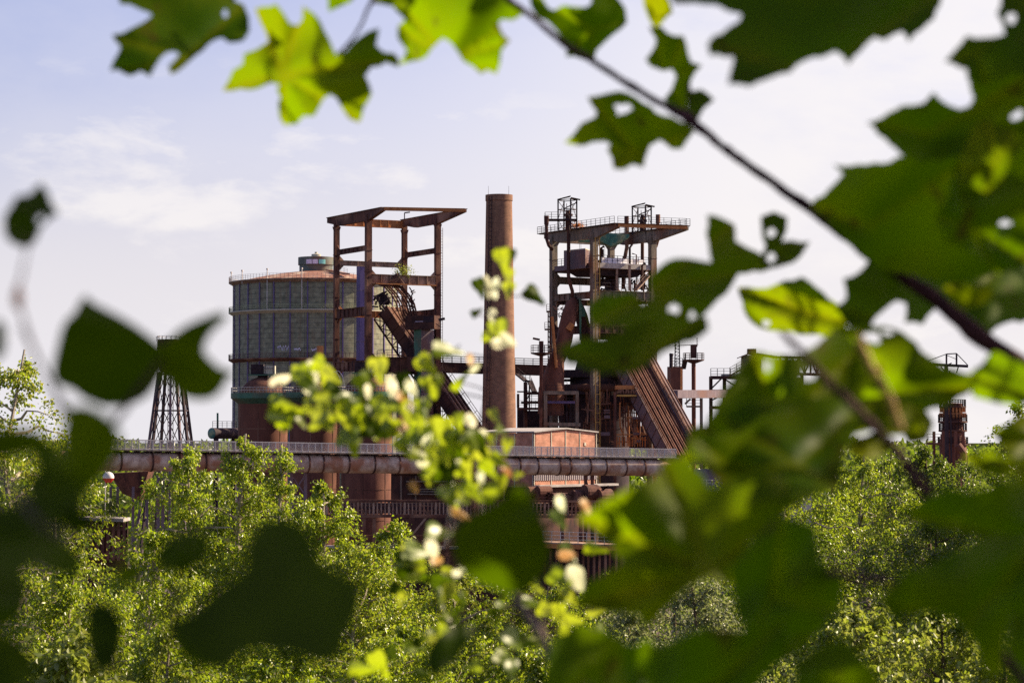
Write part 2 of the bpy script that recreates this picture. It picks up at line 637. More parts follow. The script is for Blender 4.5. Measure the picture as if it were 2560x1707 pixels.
# ------------------------------------------------------------------ gasometer
GC = P(789, 1090, 486)
GC.z = 0
GR = 205 * 486 / F
Y0 = 486
gz = lambda py: Zp(py, Y0)
t = thing('gasometer', 'huge green-grey cylindrical gas holder with violet ribs and red domed roof', 'gas holder', GC)
eave = gz(711)
build('shell', MB().lathe(GC, [(GR, 0), (GR, eave)], 120, uv=True), PANEL, t, True)
rise = gz(672) - eave
build('roof', MB().lathe(GC, [(GR + .25, eave - .4), (GR + .25, eave + .15)] + [(GR * f, eave + .15 + (rise * .82) * (1 - f ** 1.6)) for f in (1, .9, .78, .64, .48, .3, .12, .01)], 120), ROOFR, t, True)
for k in range(30):
    a = R(-91 + 12 * k)
    if -200 < math.degrees(a) % 360 - 360 < 15 or math.degrees(a) % 360 > 160:
        p = GC + V((math.cos(a), math.sin(a), 0)) * (GR + .06)
        n = V((math.cos(a), math.sin(a), 0))
        build('rib', MB().beam(p, at_z(p, eave), .22, .24, n), PURPLE, t)
for i, (py, nm) in enumerate(((708, 'g'), (783, 'g'), (900, 'g'))):
    z = gz(py)
    gm = MB().lathe(GC, [(GR, z - .75), (GR + 1.0, z - .2), (GR + 1.0, z), (GR, z)], 96)
    ga = build('gallery', gm, (RUSTPALE, CREAM, RUST)[i], t)
    build('railing', MB().rail(arc(GC + V((0, 0, z)), GR + .95, R(150), R(390), 90), 1.0, 1.1, .05), (GREYFENCE, RAILG, RUSTPALE)[i], ga)
cz0 = gz(668)
cr = 45 * Y0 / F
cap = build('lantern', MB().lathe(GC, [(cr - .25, cz0 - 1.5), (cr - .25, cz0 + .35), (cr, cz0 + .4), (cr, gz(644)), (0, gz(643) + .25)], 48), LANT, t, True)
build('vent', MB().lathe(GC, [(.95, gz(644)), (.95, gz(636)), (.3, gz(634)), (.3, gz(630)), (0, gz(630))], 20), CREAM, cap)
gp = MB()
for a0, a1, m_ in ((-118, -99, 0), (-97, -80, 0), (-77, -55, 1)):
    gq = MB().lathe(GC, [(cr + .04, cz0 + .45), (cr + .04, cz0 + 1.35)], 8, R(a0), R(a1))
    build('graffiti', gq, GRAFFT if m_ else GRAFF, cap)
pm = MB()
for x in (117, 248, 503, 830, 1165):
    s_ = max(-1, min(1, (x - 895) / 812))
    a = -math.acos(s_)
    p = GC + V((math.cos(a), math.sin(a), 0)) * (GR + .75)
    pp = build('vent_post', MB().cyl(at_z(p, gz(783) if x in (503, 830) else eave - .5), at_z(p, eave + 1.9), .09, n=6).cyl(at_z(p, eave + 1.9), at_z(p, eave + 2.2), .2, n=6), GREYFENCE, t)
# roof stair over the right-hand slope
a = -R(62)
p0, p1 = GC + V((math.cos(a) * 6, math.sin(a) * 6, eave + rise * .8)), GC + V((math.cos(a) * GR * .93, math.sin(a) * GR * .93, eave + 1.2))
build('roof_stair', MB().beam(p0, p1, 1.1, .3).rail([p0 + UP * .1, p1 + UP * .1], 1.0, 1.5), RUSTPALE, t)


def scrawl(seed, a0, da, z0, h, n, rad, c, w=.13):
    """a sprayed tag: one wandering stroke lying on the shell"""
    r_ = random.Random(seed)
    mb = MB()
    pts = []
    for i in range(n + 1):
        u = i / n
        aa = a0 + da * u + da / n * r_.uniform(-.9, .9)
        zz = z0 + h * (.5 + .45 * math.sin(i * 2.1 + r_.uniform(-.6, .6)))
        pts.append((aa, zz))
    for (aa, za), (ab, zb) in zip(pts, pts[1:]):
        q = []
        for ang, z in ((aa, za - w), (ab, zb - w), (ab, zb + w), (aa, za + w)):
            q.append(c + V((math.cos(ang) * rad, math.sin(ang) * rad, z)))
        mb.add(q, [(0, 1, 2, 3)])
    return mb


for px0, px1, sd, h in ((712, 738, 3, 1.1), (752, 770, 5, .55), (795, 812, 9, .6)):
    a0, a1 = [-math.acos((q - 789) / 205) for q in (px0, px1)]
    build('graffiti', scrawl(sd, a0, a1 - a0, gz(884), h, 13, GR + .03, GC), GRAFF, t)

# stair tower beside the gasometer
tp = P(906, 1090, 462)
tp.z = 0
hh = Zp(663, 462)
t = thing('stair_tower', 'tall violet square stair shaft standing against the gas holder', 'tower', tp)
build('shaft', MB().box((tp.x, tp.y, hh / 2), 1.85, 1.9, hh, R(24)), PURPLE, t)
build('coping', MB().box((tp.x, tp.y, hh + .1), 2.0, 2.05, .2, R(24)), MAUVE, t)
build('downpipe', MB().cyl((tp.x + 1.25, tp.y - .5, 0), (tp.x + 1.25, tp.y - .5, hh - 4), .12, n=8), CREAM, t)
bands = MB()
for k in range(1, 12):
    bands.box((tp.x, tp.y, hh * k / 12), 1.89, 1.94, .09, R(24))
build('joint_band', bands, MAUVE, t)
# second pale pipe on the gas holder's sunlit side


# ------------------------------------------------------------------ the bare tower frame (left furnace)
def girder(top, hs, w):
    """deep plate girder: top line points, depth under each, width"""
    top = [V(p) for p in top]
    d = (top[-1] - top[0])
    d.z = 0
    side = V((-d.y, d.x, 0)).normalized() * w
    poly = top + [p - UP * h for p, h in reversed(list(zip(top, hs)))]
    poly = [p - side / 2 for p in poly]
    return MB().prism(poly, side)


def stiffened(mb, a, b, h, w, step=1.25):
    a, b = V(a), V(b)
    n = int((b - a).length / step)
    for i in range(1, n):
        p = a.lerp(b, i / n)
        d = (b - a).normalized()
        mb.beam(p + UP * h * .46, p - UP * h * .46, w, .08, d)
    # flanges
    for s_ in (.5, -.5):
        mb.beam(a + UP * h * s_, b + UP * h * s_, w, .07)
    return mb


def corners(px, Y, ad, bc):
    k = Y / F
    c = P(px, 1090, Y)
    return (c, {'A': V((c.x - ad * k, Y + bc * k, 0)), 'B': V((c.x - bc * k, Y - ad * k, 0)),
                'C': V((c.x + bc * k, Y + ad * k, 0)), 'D': V((c.x + ad * k, Y - bc * k, 0))})


LC, L = corners(966, 345, 128.6, 38.5)
LANG = math.atan2(L['D'].y - L['B'].y, L['D'].x - L['B'].x)
LB = L['B'].y
t = thing('steel_tower', 'bare rusty open steel tower frame in front of the gas holder', 'steel tower', at_z(LC, 0))
topz = Zp(545, L['A'].y + 2.3)
for k, w in (('A', .74), ('B', .84), ('C', .72), ('D', .80)):
    c = L[k]
    mb = MB().box((c.x, c.y, (topz - .6) / 2), w, w * .82, topz - .6, LANG)
    # corner gussets give the rounded haunches
    for zz in ((topz - 1.5,)):
        mb.prism([at_z(c, zz) + V((-.62, -.1, 0)), at_z(c, zz) + V((.62, -.1, 0)), at_z(c, zz - 1.0) + V((.3, -.1, 0)), at_z(c, zz - 1.0) + V((-.3, -.1, 0))], (0, .2, 0))
    for zz in range(4, int(topz) - 2, 3):
        mb.box((c.x, c.y, zz), w + .1, w * .82 + .1, .10, LANG)
    build('column', mb, RUST, t)


def lev(py):
    return Zp(py, LB)


def tie(T, a, b, z, h, w, m, name='beam', parent=None):
    d = (T[b] - T[a]).normalized()
    p, q = at_z(T[a], z) + d * .42, at_z(T[b], z) - d * .42
    mb = MB().beam(p, q, w * .5, h - .1)
    stiffened(mb, p, q, h, w)
    up = V((0, 0, 1))
    for e, s_ in ((p, 1), (q, -1)):              # haunches at the columns
        for v_ in (1, -1):
            base = e + up * v_ * h * .5
            n = d.cross(up) * w * .3
            mb.prism([base - n * .5, base + d * s_ * .75 - n * .5, base + up * v_ * .75 - n * .5], n)
    return build(name, mb, m, parent or t)


tie(L, 'A', 'B', lev(619), .66, .5, RUST)
tie(L, 'C', 'D', lev(619), .66, .5, RUST)
tie(L, 'A', 'C', lev(645), .68, .5, RUSTPALE)
tie(L, 'B', 'D', lev(697), 1.28, .9, RUSTPALE)
tie(L, 'A', 'B', lev(777), 1.2, .6, RUST)
tie(L, 'A', 'C', lev(775), .9, .5, ORANGE)
tie(L, 'C', 'D', lev(775), .8, .5, RUST)
tie(L, 'A', 'B', lev(913), 1.3, .7, RUST)
tie(L, 'A', 'C', lev(913), 1.0, .6, ORANGE)
tie(L, 'B', 'D', lev(913), 2.3, 1.2, RUSTDARK)
tie(L, 'C', 'D', lev(913), 1.2, .6, RUSTDARK)
# roof frame: two cantilevered girders, tapering, closed by cross beams
dAB = (L['B'] - L['A']).normalized()


def roof_girder(a, b, back, front, z, m, par, hmid=1.45, w=.9, nm='roof_girder'):
    p0, p1 = at_z(a - dAB_ * back, z), at_z(b + dAB_ * front, z)
    pts = [p0, p0.lerp(p1, .22), at_z(b, z) + dAB_ * .3, p1]
    return build(nm, stiffened(girder(pts, [.75, hmid, hmid, .45], w * .7), p0, p1, .02, w, 1.1), m, par)


dAB_ = dAB
roof_girder(L['A'], L['B'], 2.7, 5.0, topz, RUST, t)
roof_girder(L['C'], L['D'], .6, 8.4, topz, RUST, t)
tip1, tip2 = at_z(L['B'] + dAB * 5.0, topz - .2), at_z(L['D'] + dAB * 8.4, topz - .2)
build('edge_beam', stiffened(MB().beam(tip1, tip2, .5, .35), tip1, tip2, .4, .6, 1.0), ORANGE, t)
p, q = at_z(L['A'], topz - .75), at_z(L['C'], topz - .75)
build('edge_beam', stiffened(MB().beam(p, q, .4, 1.0), p, q, 1.05, .6, 1.3), ORANGE, t)
build('lamp_bracket', MB().beam(at_z(L['C'], topz), at_z(L['C'], topz + 1), .12, .12).beam(at_z(L['C'], topz + 1), at_z(L['C'], topz + 1) + V((.8, 0, .1)), .3, .16), DARK, t)
# cabin bracketed on the right column, on the green/brown shaft
cb = MB()
a, b = c1(1778, 1290, 341), c1(2060, 1290, 338.8)
z0, z1 = Zp(480 + 1345 * .2551, 340), Zp(480 + 1212 * .2551, 340)
dd = V((b.x - a.x, b.y - a.y, 0))
nn = V((-dd.y, dd.x, 0)).normalized() * 1.7
cb.prism([at_z(a, z0), at_z(b, z0), at_z(b, z1), at_z(a, z1)], nn)
cbo = build('cabin', cb, RUSTDARK, t)
off = -nn.normalized() * .06
build('graffiti', scrawl(21, 0, 1, 0, 1, 2, 1, V((0, 0, 0))) if False else MB().quad(at_z(a.lerp(b, .35), z0 + 1.05) + off, at_z(a.lerp(b, .62), z0 + 1.05) + off, at_z(a.lerp(b, .62), z0 + 1.12) + off, at_z(a.lerp(b, .35), z0 + 1.12) + off), GRAFF, cbo)
ww = MB()
for u0, u1 in ((.63, .97),):
    ww.prism([at_z(a.lerp(b, u0), z0 + .95) + off, at_z(a.lerp(b, u1), z0 + .95) + off, at_z(a.lerp(b, u1), z1 - .12) + off, at_z(a.lerp(b, u0), z1 - .12) + off], -off * .5)
build('window', ww, DARK, cbo)
lb = at_z(b, (z0 + z1) / 2) + V((.2, 0, -.2))
build('floodlight', MB().beam(lb, lb + V((.7, 0, -.5)), .09, .09).beam(lb + V((.7, 0, -.5)), lb + V((.7, 0, .4)), .09, .09).beam(lb + V((.4, 0, .5)), lb + V((1.3, 0, .7)), .4, .35), DARK, t)
# shaft under the cabin: green flank, brown front
gx0, gx1, gx2 = c1(1862, 1345, 341.5), c1(1932, 1345, 340), c1(2046, 1345, 341.2)
zt = z0
bk = V((.9, 2.4, 0))
mbg = MB().prism([at_z(gx0, 0), at_z(gx1, 0), at_z(gx1, zt), at_z(gx0, zt)], V((.25, .5, 0)))
build('shaft_flank', mbg, GREEN, t)
mbs = MB()
mbs.prism([at_z(gx1, 0) + V((.003, .02, 0)), at_z(gx2, 0), at_z(gx2, zt - .01), at_z(gx1, zt - .01) + V((.003, .02, 0))], V((.25, 1.8, 0)))
sh = build('shaft', mbs, MAUVE, t)
jb = MB()
for k in range(1, 14):
    z = zt * k / 14
    jb.beam(at_z(gx1, z) + V((0, -.03, 0)), at_z(gx2, z) + V((0, -.03, 0)), .06, .08)
build('joint_band', jb, RUSTDARK, sh)
# platform rail and fallen plate on the B-D beam
pB, pD = at_z(L['B'], lev(697) + .66), at_z(L['D'], lev(697) + .66)
build('hood_plate', MB().prism([pB.lerp(pD, .30) + V((0, -.6, -1.0)), pB.lerp(pD, .52) + V((0, -.6, -1.25)), pB.lerp(pD, .40) + V((0, -.6, .25))], V((.4, 1.0, 0))), RUSTDARK, t)
build('walkway_edge', MB().beam(pB.lerp(pD, .1) + V((0, -.5, -1.33)), pD + V((-.2, -.5, -1.33)), .7, .1), ORANGE, t)
sb = pB.lerp(pD, .50)
# arched rails that tip the skips, plus pulley clutter
arch = MB()
for sx in (0., .6, 1.15, 2.1, 2.6, 3.2, 3.7):
    pts = []
    for x, y in ((1512, 905), (1570, 925), (1640, 1000), (1690, 1090), (1712, 1180), (1760, 1275)):
        pts.append(c1(x + sx * 47, y + sx * 2, 343 - sx * .55))
    arch.tube(pts, .13, 6)
build('tipping_arch', arch, RUST, t)
am = MB()
for i in range(10):
    u = i / 9
    am.beam(c1(1530 + 150 * u + 0, 915 + 250 * u * u, 342.8), c1(1700 + 160 * u, 912 + 255 * u * u, 340.8), .09, .09)
build('arch_tie', am, RUST, t)
pu = MB()
r_ = random.Random(4)
for i in range(26):
    a = c1(r_.uniform(1480, 1610), r_.uniform(1000, 1145), r_.uniform(341, 344))
    pu.beam(a, a + V((r_.uniform(-.9, .9), r_.uniform(-.5, .5), r_.uniform(-.7, .7))), .22, .22)
wc = c1(1555, 1050, 342)
for k in range(2):
    pu.cyl(wc + V((.5 * k, -.3, -.3 * k)), wc + V((.5 * k + .1, .1, -.3 * k)), (.8 - .25 * k), n=14)
build('winding_wheel', pu, DARK, t)
pl = MB()
for i in range(30):
    a = c1(r_.uniform(1780, 1860), r_.uniform(960, 1190), r_.uniform(340, 342.5))
    pl.beam(a, a + V((r_.uniform(-.6, .6), r_.uniform(-.4, .4), r_.uniform(-.9, .9))), .13, .13)
build('lattice_clutter', pl, RUSTDARK, t)
# dark bunker bridge at the lower level
a, b = c3(1500, 270, 342), c3(1865, 270, 339.5)
mbk = MB().prism([at_z(a, Zp(840 + 345 * .2551, 341)), at_z(b, Zp(840 + 350 * .2551, 341)), at_z(b, Zp(840 + 205 * .2551, 341)), at_z(a, Zp(840 + 215 * .2551, 341))], V((.6, 5, 0)))
bk_ = build('bunker', mbk, RUSTDARK, t)
build('railing', MB().rail([at_z(a, Zp(840 + 215 * .2551, 341)), at_z(b, Zp(840 + 205 * .2551, 341))], 1.1, 1.2, .06), DARK, bk_)
build('bunker_leg', MB().prism([c3(1690, 345, 341), c3(1770, 345, 341), c3(1870, 520, 340), c3(1800, 520, 340)], V((.2, 1, 0))).prism([c3(1700, 350, 341), c3(1765, 350, 341), c3(1765, 1000, 341), c3(1700, 1000, 341)], V((0, .6, 0))), GREEN, t)
# ladder rungs up the front column
build('ladder', MB().ladder(at_z(L['D'], 6) + V((.55, .1, 0)), at_z(L['D'], topz - 2) + V((.55, .1, 0)), (1, .4, 0), .35), RUSTPALE, t)


# ------------------------------------------------------------------ inclined skip bridges
def incline(name, label, top, bot, wid, dep, m_side, m_top, nrail, lit_rails, m_deck=None):
    top, bot = V(top), V(bot)
    d = (bot - top).normalized()
    hz = V((d.x, d.y, 0)).normalized()
    side = hz.cross(UP).normalized()            # to the right of the way down
    if side.x < 0:
        side = -side
    up = side.cross(d).normalized()
    if up.z < 0:
        up = -up
    t_ = thing(name, label, 'skip bridge', at_z(bot, 0))
    Ln = (bot - top).length
    for s_, nm in ((-1, 'side_plate'), (1, 'side_plate')):
        o = top + side * s_ * wid / 2
        mb = MB().prism([o - up * dep, bot + side * s_ * wid / 2 - up * dep, bot + side * s_ * wid / 2, o], side * .12 * -s_)
        pl_ = build(nm, mb, m_side, t_)
        sm = MB()
        n = int(Ln / 1.75)
        for i in range(1, n):
            p = o.lerp(bot + side * s_ * wid / 2, i / n) + side * s_ * .04
            sm.beam(p, p - up * dep, .07, .07)
        sm.beam(o + side * s_ * .05, bot + side * s_ * (wid / 2 + .05), .16, .12)
        sm.beam(o - up * dep + side * s_ * .05, bot + side * s_ * (wid / 2 + .05) - up * dep, .16, .12)
        build('seam', sm, RUSTDARK, pl_)
    build('deck', MB().prism([top - side * wid * .48 - up * .5, bot - side * wid * .48 - up * .5, bot + side * wid * .48 - up * .5, top + side * wid * .48 - up * .5], up * .12), m_deck or m_top, t_)
    for k in range(nrail):
        f = (k + .5) / nrail - .5
        o = side * f * wid * .94
        hgt = .12 if k % 2 else .34
        build('rail', MB().beam(top + o - up * .2, bot + o - up * .2, .16, hgt, up), (m_top, lit_rails)[k % 2], t_)
    sl_ = MB()
    n = int(Ln / .9)
    for i in range(n):
        p = top.lerp(bot, (i + .5) / n) - up * .3
        sl_.beam(p - side * wid * .46, p + side * wid * .46, .16, .1, up)
    build('sleeper', sl_, RUSTDARK, t_)
    rl = MB()
    for s_ in (-1, 1):
        a_, b_ = top + side * s_ * (wid / 2 + .05), bot + side * s_ * (wid / 2 + .05)
        n = int(Ln / 1.6)
        for i in range(n + 1):
            p = a_.lerp(b_, i / n)
            rl.beam(p, p + up * .8, .06, .06)
        rl.beam(a_ + up * .8, b_ + up * .8, .06, .06)
        rl.beam(a_ + up * .4, b_ + up * .4, .05, .05)
    build('handrail', rl, RUST, t_)
    return t_, side, up, d


top, bot = c10(1330, 90, 353), c10(2030, 1390, 338)
ti, sd_, up_, dr_ = incline('skip_bridge', 'rust-orange inclined skip track running down the right-hand furnace', top, bot, 4.4, 2.3, MAUVE, RUST, 10, RUSTRED, RUST)
# roofed side gallery on the far flank of the track
o = sd_ * 3.0
build('side_gallery', MB().prism([top + o - up_ * 1.9 + sd_ * -.7, bot + o - up_ * 1.9 - sd_ * .7, bot + o - sd_ * .7 - up_ * .2, top + o - sd_ * .7 - up_ * .2], sd_ * 1.5), MAUVE, ti)
pp_ = MB()
for k in range(3):
    q = sd_ * (2.4 + .5 * k)
    pp_.tube([top + q + up_ * .3, bot + q + up_ * .3], .12, 6)
build('cable_pipe', pp_, RUST, ti)
t2, s2, u2, d2 = incline('skip_bridge', 'dark steep skip track below the bare tower frame, behind the pale sprig', c1(1660, 1120, 348), c11(1150, 1500, 340), 3.4, 1.7, RUSTDARK, RUST, 6, RUSTPALE)
tr = MB()
topA, botA = c1(1660, 1120, 348), c11(1150, 1500, 340)
for s_ in (-1, 1):
    a, b = topA + s2 * s_ * 1.5 - u2 * 1.7, botA + s2 * s_ * 1.5 - u2 * 1.7
    for i in range(14):
        p, q = a.lerp(b, i / 14), a.lerp(b, (i + 1) / 14)
        tr.beam(p, q - u2 * 1.3 if i % 2 else q - u2 * 1.3, .12, .12)
        tr.beam(p - u2 * 1.3, q, .12, .12)
        tr.beam(p, p - u2 * 1.3, .12, .12)
    tr.beam(a - u2 * 1.3, b - u2 * 1.3, .2, .2)
build('truss', tr, RUSTDARK, t2)

# ------------------------------------------------------------------ chimney
cc = P(1247.5, 1090, 333)
ctop = Zp(488, 333)
k = 333 / F
t = thing('chimney', 'tall plain round brown-brick chimney between the two steel towers', 'chimney', at_z(cc, 0))
z1 = Zp(1082, 333)
r1, r0 = 32.4 * k, 42.7 * k
rb = r1 + (r0 - r1) * ctop / (ctop - z1)
prof = [(rb + (r1 - rb) * i / 30, ctop * i / 30) for i in range(31)]
build('shaft', MB().lathe(at_z(cc, 0), prof, 64, uv=True), BRICKCH, t, True)
build('crown_ring', MB().lathe(at_z(cc, 0), [(r1, ctop - .9), (r1 + .1, ctop - .8), (r1 + .1, ctop), (r1 - .35, ctop), (r1 - .35, ctop - 2)], 64, uv=True), BRICKCH, t, True)
for s_ in (-.82, .75):
    p = at_z(cc, ctop) + V((r1 * s_, -r1 * .4, -1))
    build('lightning_rod', MB().cyl(p, p + UP * 2.2, .03, .015, n=6), DARK, t)
la_ = V((-.62, -.78, 0))
build('climbing_irons', MB().ladder(at_z(cc, 3) + la_ * (rb + .12), at_z(cc, ctop - .3) + la_ * (r1 + .12), (.78, -.62, 0), .5, .07, .6), DARK, t)
hb = MB()
for zz in (8, 16, 24):
    rr = rb + (r1 - rb) * zz / ctop
    hb.lathe(at_z(cc, zz), [(rr + .005, 0), (rr + .03, .03), (rr + .03, .12), (rr + .005, .15)], 64)
build('iron_hoop', hb, RUSTDARK, t)

# ------------------------------------------------------------------ catwalk bridge behind the chimney
a, b = P(1085, 915, 368), P(1400, 924, 368)
t = thing('footbridge', 'dark steel footbridge with handrail crossing behind the brick chimney', 'footbridge', at_z(a, 0))
mb = MB().beam(a + V((0, 0, -.2)), b + V((0, 0, -.2)), 2.2, 1.5)
stiffened(mb, a + V((0, -.9, -.2)), b + V((0, -.9, -.2)), 1.56, .5, 2.6)
build('girder', mb, RUSTDARK, t)
build('railing', MB().rail([a + V((0, -1, .55)), b + V((0, -1, .55))], 1.0, 1.4, .07), DARK, t)
build('railing', MB().rail([a + V((0, 1, .55)), b + V((0, 1, .55))], 1.0, 1.4, .07), DARK, t)
for x in (.02, .55, .97):
    p = a.lerp(b, x)
    build('pier', MB().box((p.x, p.y, (p.z - 1) / 2), .6, .6, p.z - 1), RUSTDARK, t)
# zig-zag stair right of the chimney
s0, s1_, s2_ = c4(520, 370, 366), c4(605, 440, 364), c4(690, 545, 362)
st = MB()
for p, q in ((s0, s1_), (s1_, s1_ + V((.6, 0, 0))), (s1_ + V((.6, 0, 0)), s2_)):
    st.beam(p, q, .8, .22)
    st.rail([p + V((0, -.35, 0)), q + V((0, -.35, 0))], .95, .8, .06, 2)
st.beam(s1_, at_z(s1_, 0), .18, .18)
st.beam(s1_ + V((.55, 0, 0)), at_z(s1_ + V((.55, 0, 0)), 0), .18, .18)
for i in range(9):
    z = s1_.z - 1.0 * i - .5
    st.beam(at_z(s1_, z), at_z(s1_, z) + V((.55, 0, 0)), .1, .1)
tag(build('outside_stair', st, DARK, None, loc=at_z(s1_, 0)), 'thin dark outside stair zigzagging down right of the brick chimney', 'stair')

# ------------------------------------------------------------------ hot stoves
zt_ = Zp(840 + 600 * .2551, 328)
for i, (px, lab) in enumerate(((657, 'domed rust-brown stove with lamp housing on top, leftmost of three'), (787, 'middle of the three rust-brown stoves, mostly behind the pale leaves'), (917, 'right one of three rust-brown stoves, showing only below the pipe'))):
    c = P(px, 1090, 328 - i * 4.6)
    c.z = 0
    rr = 61.5 * 328 / F
    t = thing('hot_stove', lab, 'stove', c, 'three round hot stoves behind the big pipe')
    build('shell', MB().lathe(c, [(rr, 0), (rr, zt_ - 1.2), (rr, zt_)], 56), RUSTRED, t, True)
    sm = MB()
    for a_ in (-40, -95, -150):
        p = c + V((math.cos(R(a_)), math.sin(R(a_)), 0)) * (rr + .01)
        sm.beam(p, at_z(p, zt_ - 1), .10, .05, p - c)
    for z in range(3, int(zt_) - 1, 4):
        sm.lathe(c + UP * z, [(rr + .002, -.05), (rr + .03, -.05), (rr + .03, .05), (rr + .002, .05)], 56)
    build('seam', sm, RUST, t)
    dz = Zp(840 + 408 * .2551, 328) - zt_
    dr = rr * .94
    build('dome', MB().lathe(c, [(rr, zt_)] + [(dr * math.cos(a_), zt_ + .1 + dz * math.sin(a_)) for a_ in [R(q) for q in range(0, 85, 7)]] + [(0, zt_ + .1 + dz)], 56), RUST, t, True)
    gg = rr + 1.0
    gl_ = build('gallery', MB().lathe(c, [(rr, zt_ - .9), (gg, zt_ - .15), (gg, zt_ + .55), (gg - .08, zt_ + .55), (gg - .08, zt_ - .05), (rr, zt_ - .05)], 56), GREEN, t, True)
    build('railing', MB().rail(arc(c + V((0, 0, zt_ + .55)), gg - .05, R(150), R(390), 40), .75, 1.2, .06, 2), GREYFENCE, gl_)
    cz_ = zt_ + dz
    cp = MB().box(c + V((0, 0, cz_ + .2)), 1.3, 1.3, .8)
    cp.box(c + V((-.7, -.2, cz_ + 1.05)), 1.7, 1.6, 1.5)
    cp.rail([c + V((-1.8, -1.2, cz_ + .5)), c + V((1.5, -1.2, cz_ + .5))], 1.5, 1.0, .08, 2)
    hs = build('valve_house', cp, DARK, t)
    build('valve_cover', MB().box(c + V((.95, -.3, cz_ + 1.05)), 1.5, 1.3, 1.1), CREAM, hs)
    hm = MB()
    hm.beam(c + V((-1.9, -.6, cz_ + .35)), c + V((1.6, -.6, cz_ + .35)), 1.5, .12)
    build('platform', hm, GREEN, hs)
    if i == 1:
        q = [c + V((rr * .25 + 1.8 + 1.0 * math.cos(a_) * 1.0, -.5, zt_ + dz * .2 + 2.8 * math.sin(a_))) for a_ in [R(w_) for w_ in range(0, 120, 15)]]
        build('bent_ladder', MB().tube(q, .06, 5).tube([w_ + V((.4, 0, .1)) for w_ in q], .06, 5), GREYFENCE, t)
        a_ = c + V((.75, -1.0, cz_ + .2))
        build('flue', MB().box(a_ + UP * 1.8, .75, .75, 4.2, R(20)), ORANGE, t)
# small shed and rail left of stove 1 (vessel with teal cap)
a, b = P(529, 1083, 340), P(592, 1083, 344)
t = thing('gas_vessel', 'horizontal dark drum with teal end cap left of the first stove', 'tank', at_z(a, 0))
build('drum', MB().cyl(a, b, .78, n=24), DARK, t, True)
e = (a - b).normalized()
build('end_cap', MB().lathe(V((0, 0, 0)), [(0, 0)], 3) if False else MB().cyl(a, a + e * .18, .74, .4, n=24), TEAL, t, True)
build('railing', MB().rail([a + V((.2, -.5, .8)), b + V((0, -.5, .8))], .9, .9, .06, 3), DARK, t)
p = P(544, 1072, 341)
build('vent_pipe', MB().cyl(p + UP * -.4, P(544, 1032, 341), .14, n=10), GREEN, t)
build('saddle', MB().box((a.x + .6, a.y + .3, (a.z - .7) / 2), .6, 1.0, a.z - .7).box((b.x - .4, b.y, (a.z - .7) / 2), .6, 1.0, a.z - .7), DARK, t)

# ------------------------------------------------------------------ big gas pipe with mesh-sided walkway
pl_, pr_ = P(150, 1151, 262), P(1640, 1168, 293)
rr = 23.0 * 276 / F
t = thing('gas_main', 'long horizontal riveted rust-brown gas pipe with dark flanges crossing the view', 'pipe', at_z(pl_, 0))
pth = [pl_, pr_]
for a_ in (20, 40, 60, 80):
    pth.append(pr_ + V((2.3 * math.sin(R(a_)), 1.0 * (1 - math.cos(R(a_))), -2.3 * (1 - math.cos(R(a_))))))
pth.append(pth[-1] + V((.1, .1, -9)))
build('barrel', MB().tube(pth, rr, 32), PIPEM, t, True)
dpipe = (pr_ - pl_).normalized()
for px in (170, 226, 284, 356, 418, 480, 541, 603, 665, 727, 761.5 + .5, 825, 889, 951.6, 1014, 1076, 1138, 1198, 1262, 1310, 1369, 1397, 1451, 1494, 1549, 1600):
    p = pl_.lerp(pr_, (px - 150) / 1490)
    build('flange', MB().tube([p - dpipe * .09, p + dpipe * .09], rr + .07, 32), RUSTDARK, t)
gw = MB()
pa, pb = pl_.lerp(pr_, (972 - 150) / 1490), pl_.lerp(pr_, (1012 - 150) / 1490)
for i, (u0, u1, z0_, z1_) in enumerate(((.0, .12, .3, 1.0), (.08, .3, .62, 1.1), (.2, .45, .25, .8), (.36, .52, .5, 1.1), (.48, .62, .35, .7), (.66, .72, .3, .8), (.7, .95, .55, .75), (.9, .97, .35, .95))):
    q = []
    for u, aa in ((u0, z0_), (u1, z0_), (u1, z1_), (u0, z1_)):
        a_ = -.2 + aa * .9
        q.append(pa.lerp(pb, u) + V((0, -math.cos(a_), math.sin(a_))) * (rr + .03))
    gw.add(q, [(0, 1, 2, 3)])
build('graffiti', gw, GRAFFW, t)
# legs
for px, Yo in ((690, 0), (724, 0), (1446, 0), (1464, 0), (385, 0), (374, 0), (1100, 0)):
    p = pl_.lerp(pr_, (px - 150) / 1490)
    build('leg', MB().beam(at_z(p, 0), at_z(p, p.z - rr), .32, .32), MAUVE if px < 800 else RUST, t)
p, q = pl_.lerp(pr_, (690 - 150) / 1490), pl_.lerp(pr_, (724 - 150) / 1490)
br = MB()
for i in range(6):
    z0_, z1_ = p.z - rr - 2.6 * i - .3, p.z - rr - 2.6 * (i + 1)
    br.beam(at_z(p, z0_), at_z(q, z1_), .14, .14).beam(at_z(q, z0_), at_z(p, z1_), .14, .14).beam(at_z(p, z1_), at_z(q, z1_), .14, .14)
build('brace', br, MAUVE, t)
p, q = pl_.lerp(pr_, (1446 - 150) / 1490), pl_.lerp(pr_, (1464 - 150) / 1490)
br = MB()
br.beam(at_z(p, p.z - rr - .4), at_z(q, p.z - rr - 3), .14, .14)
build('brace', br, RUST, t)

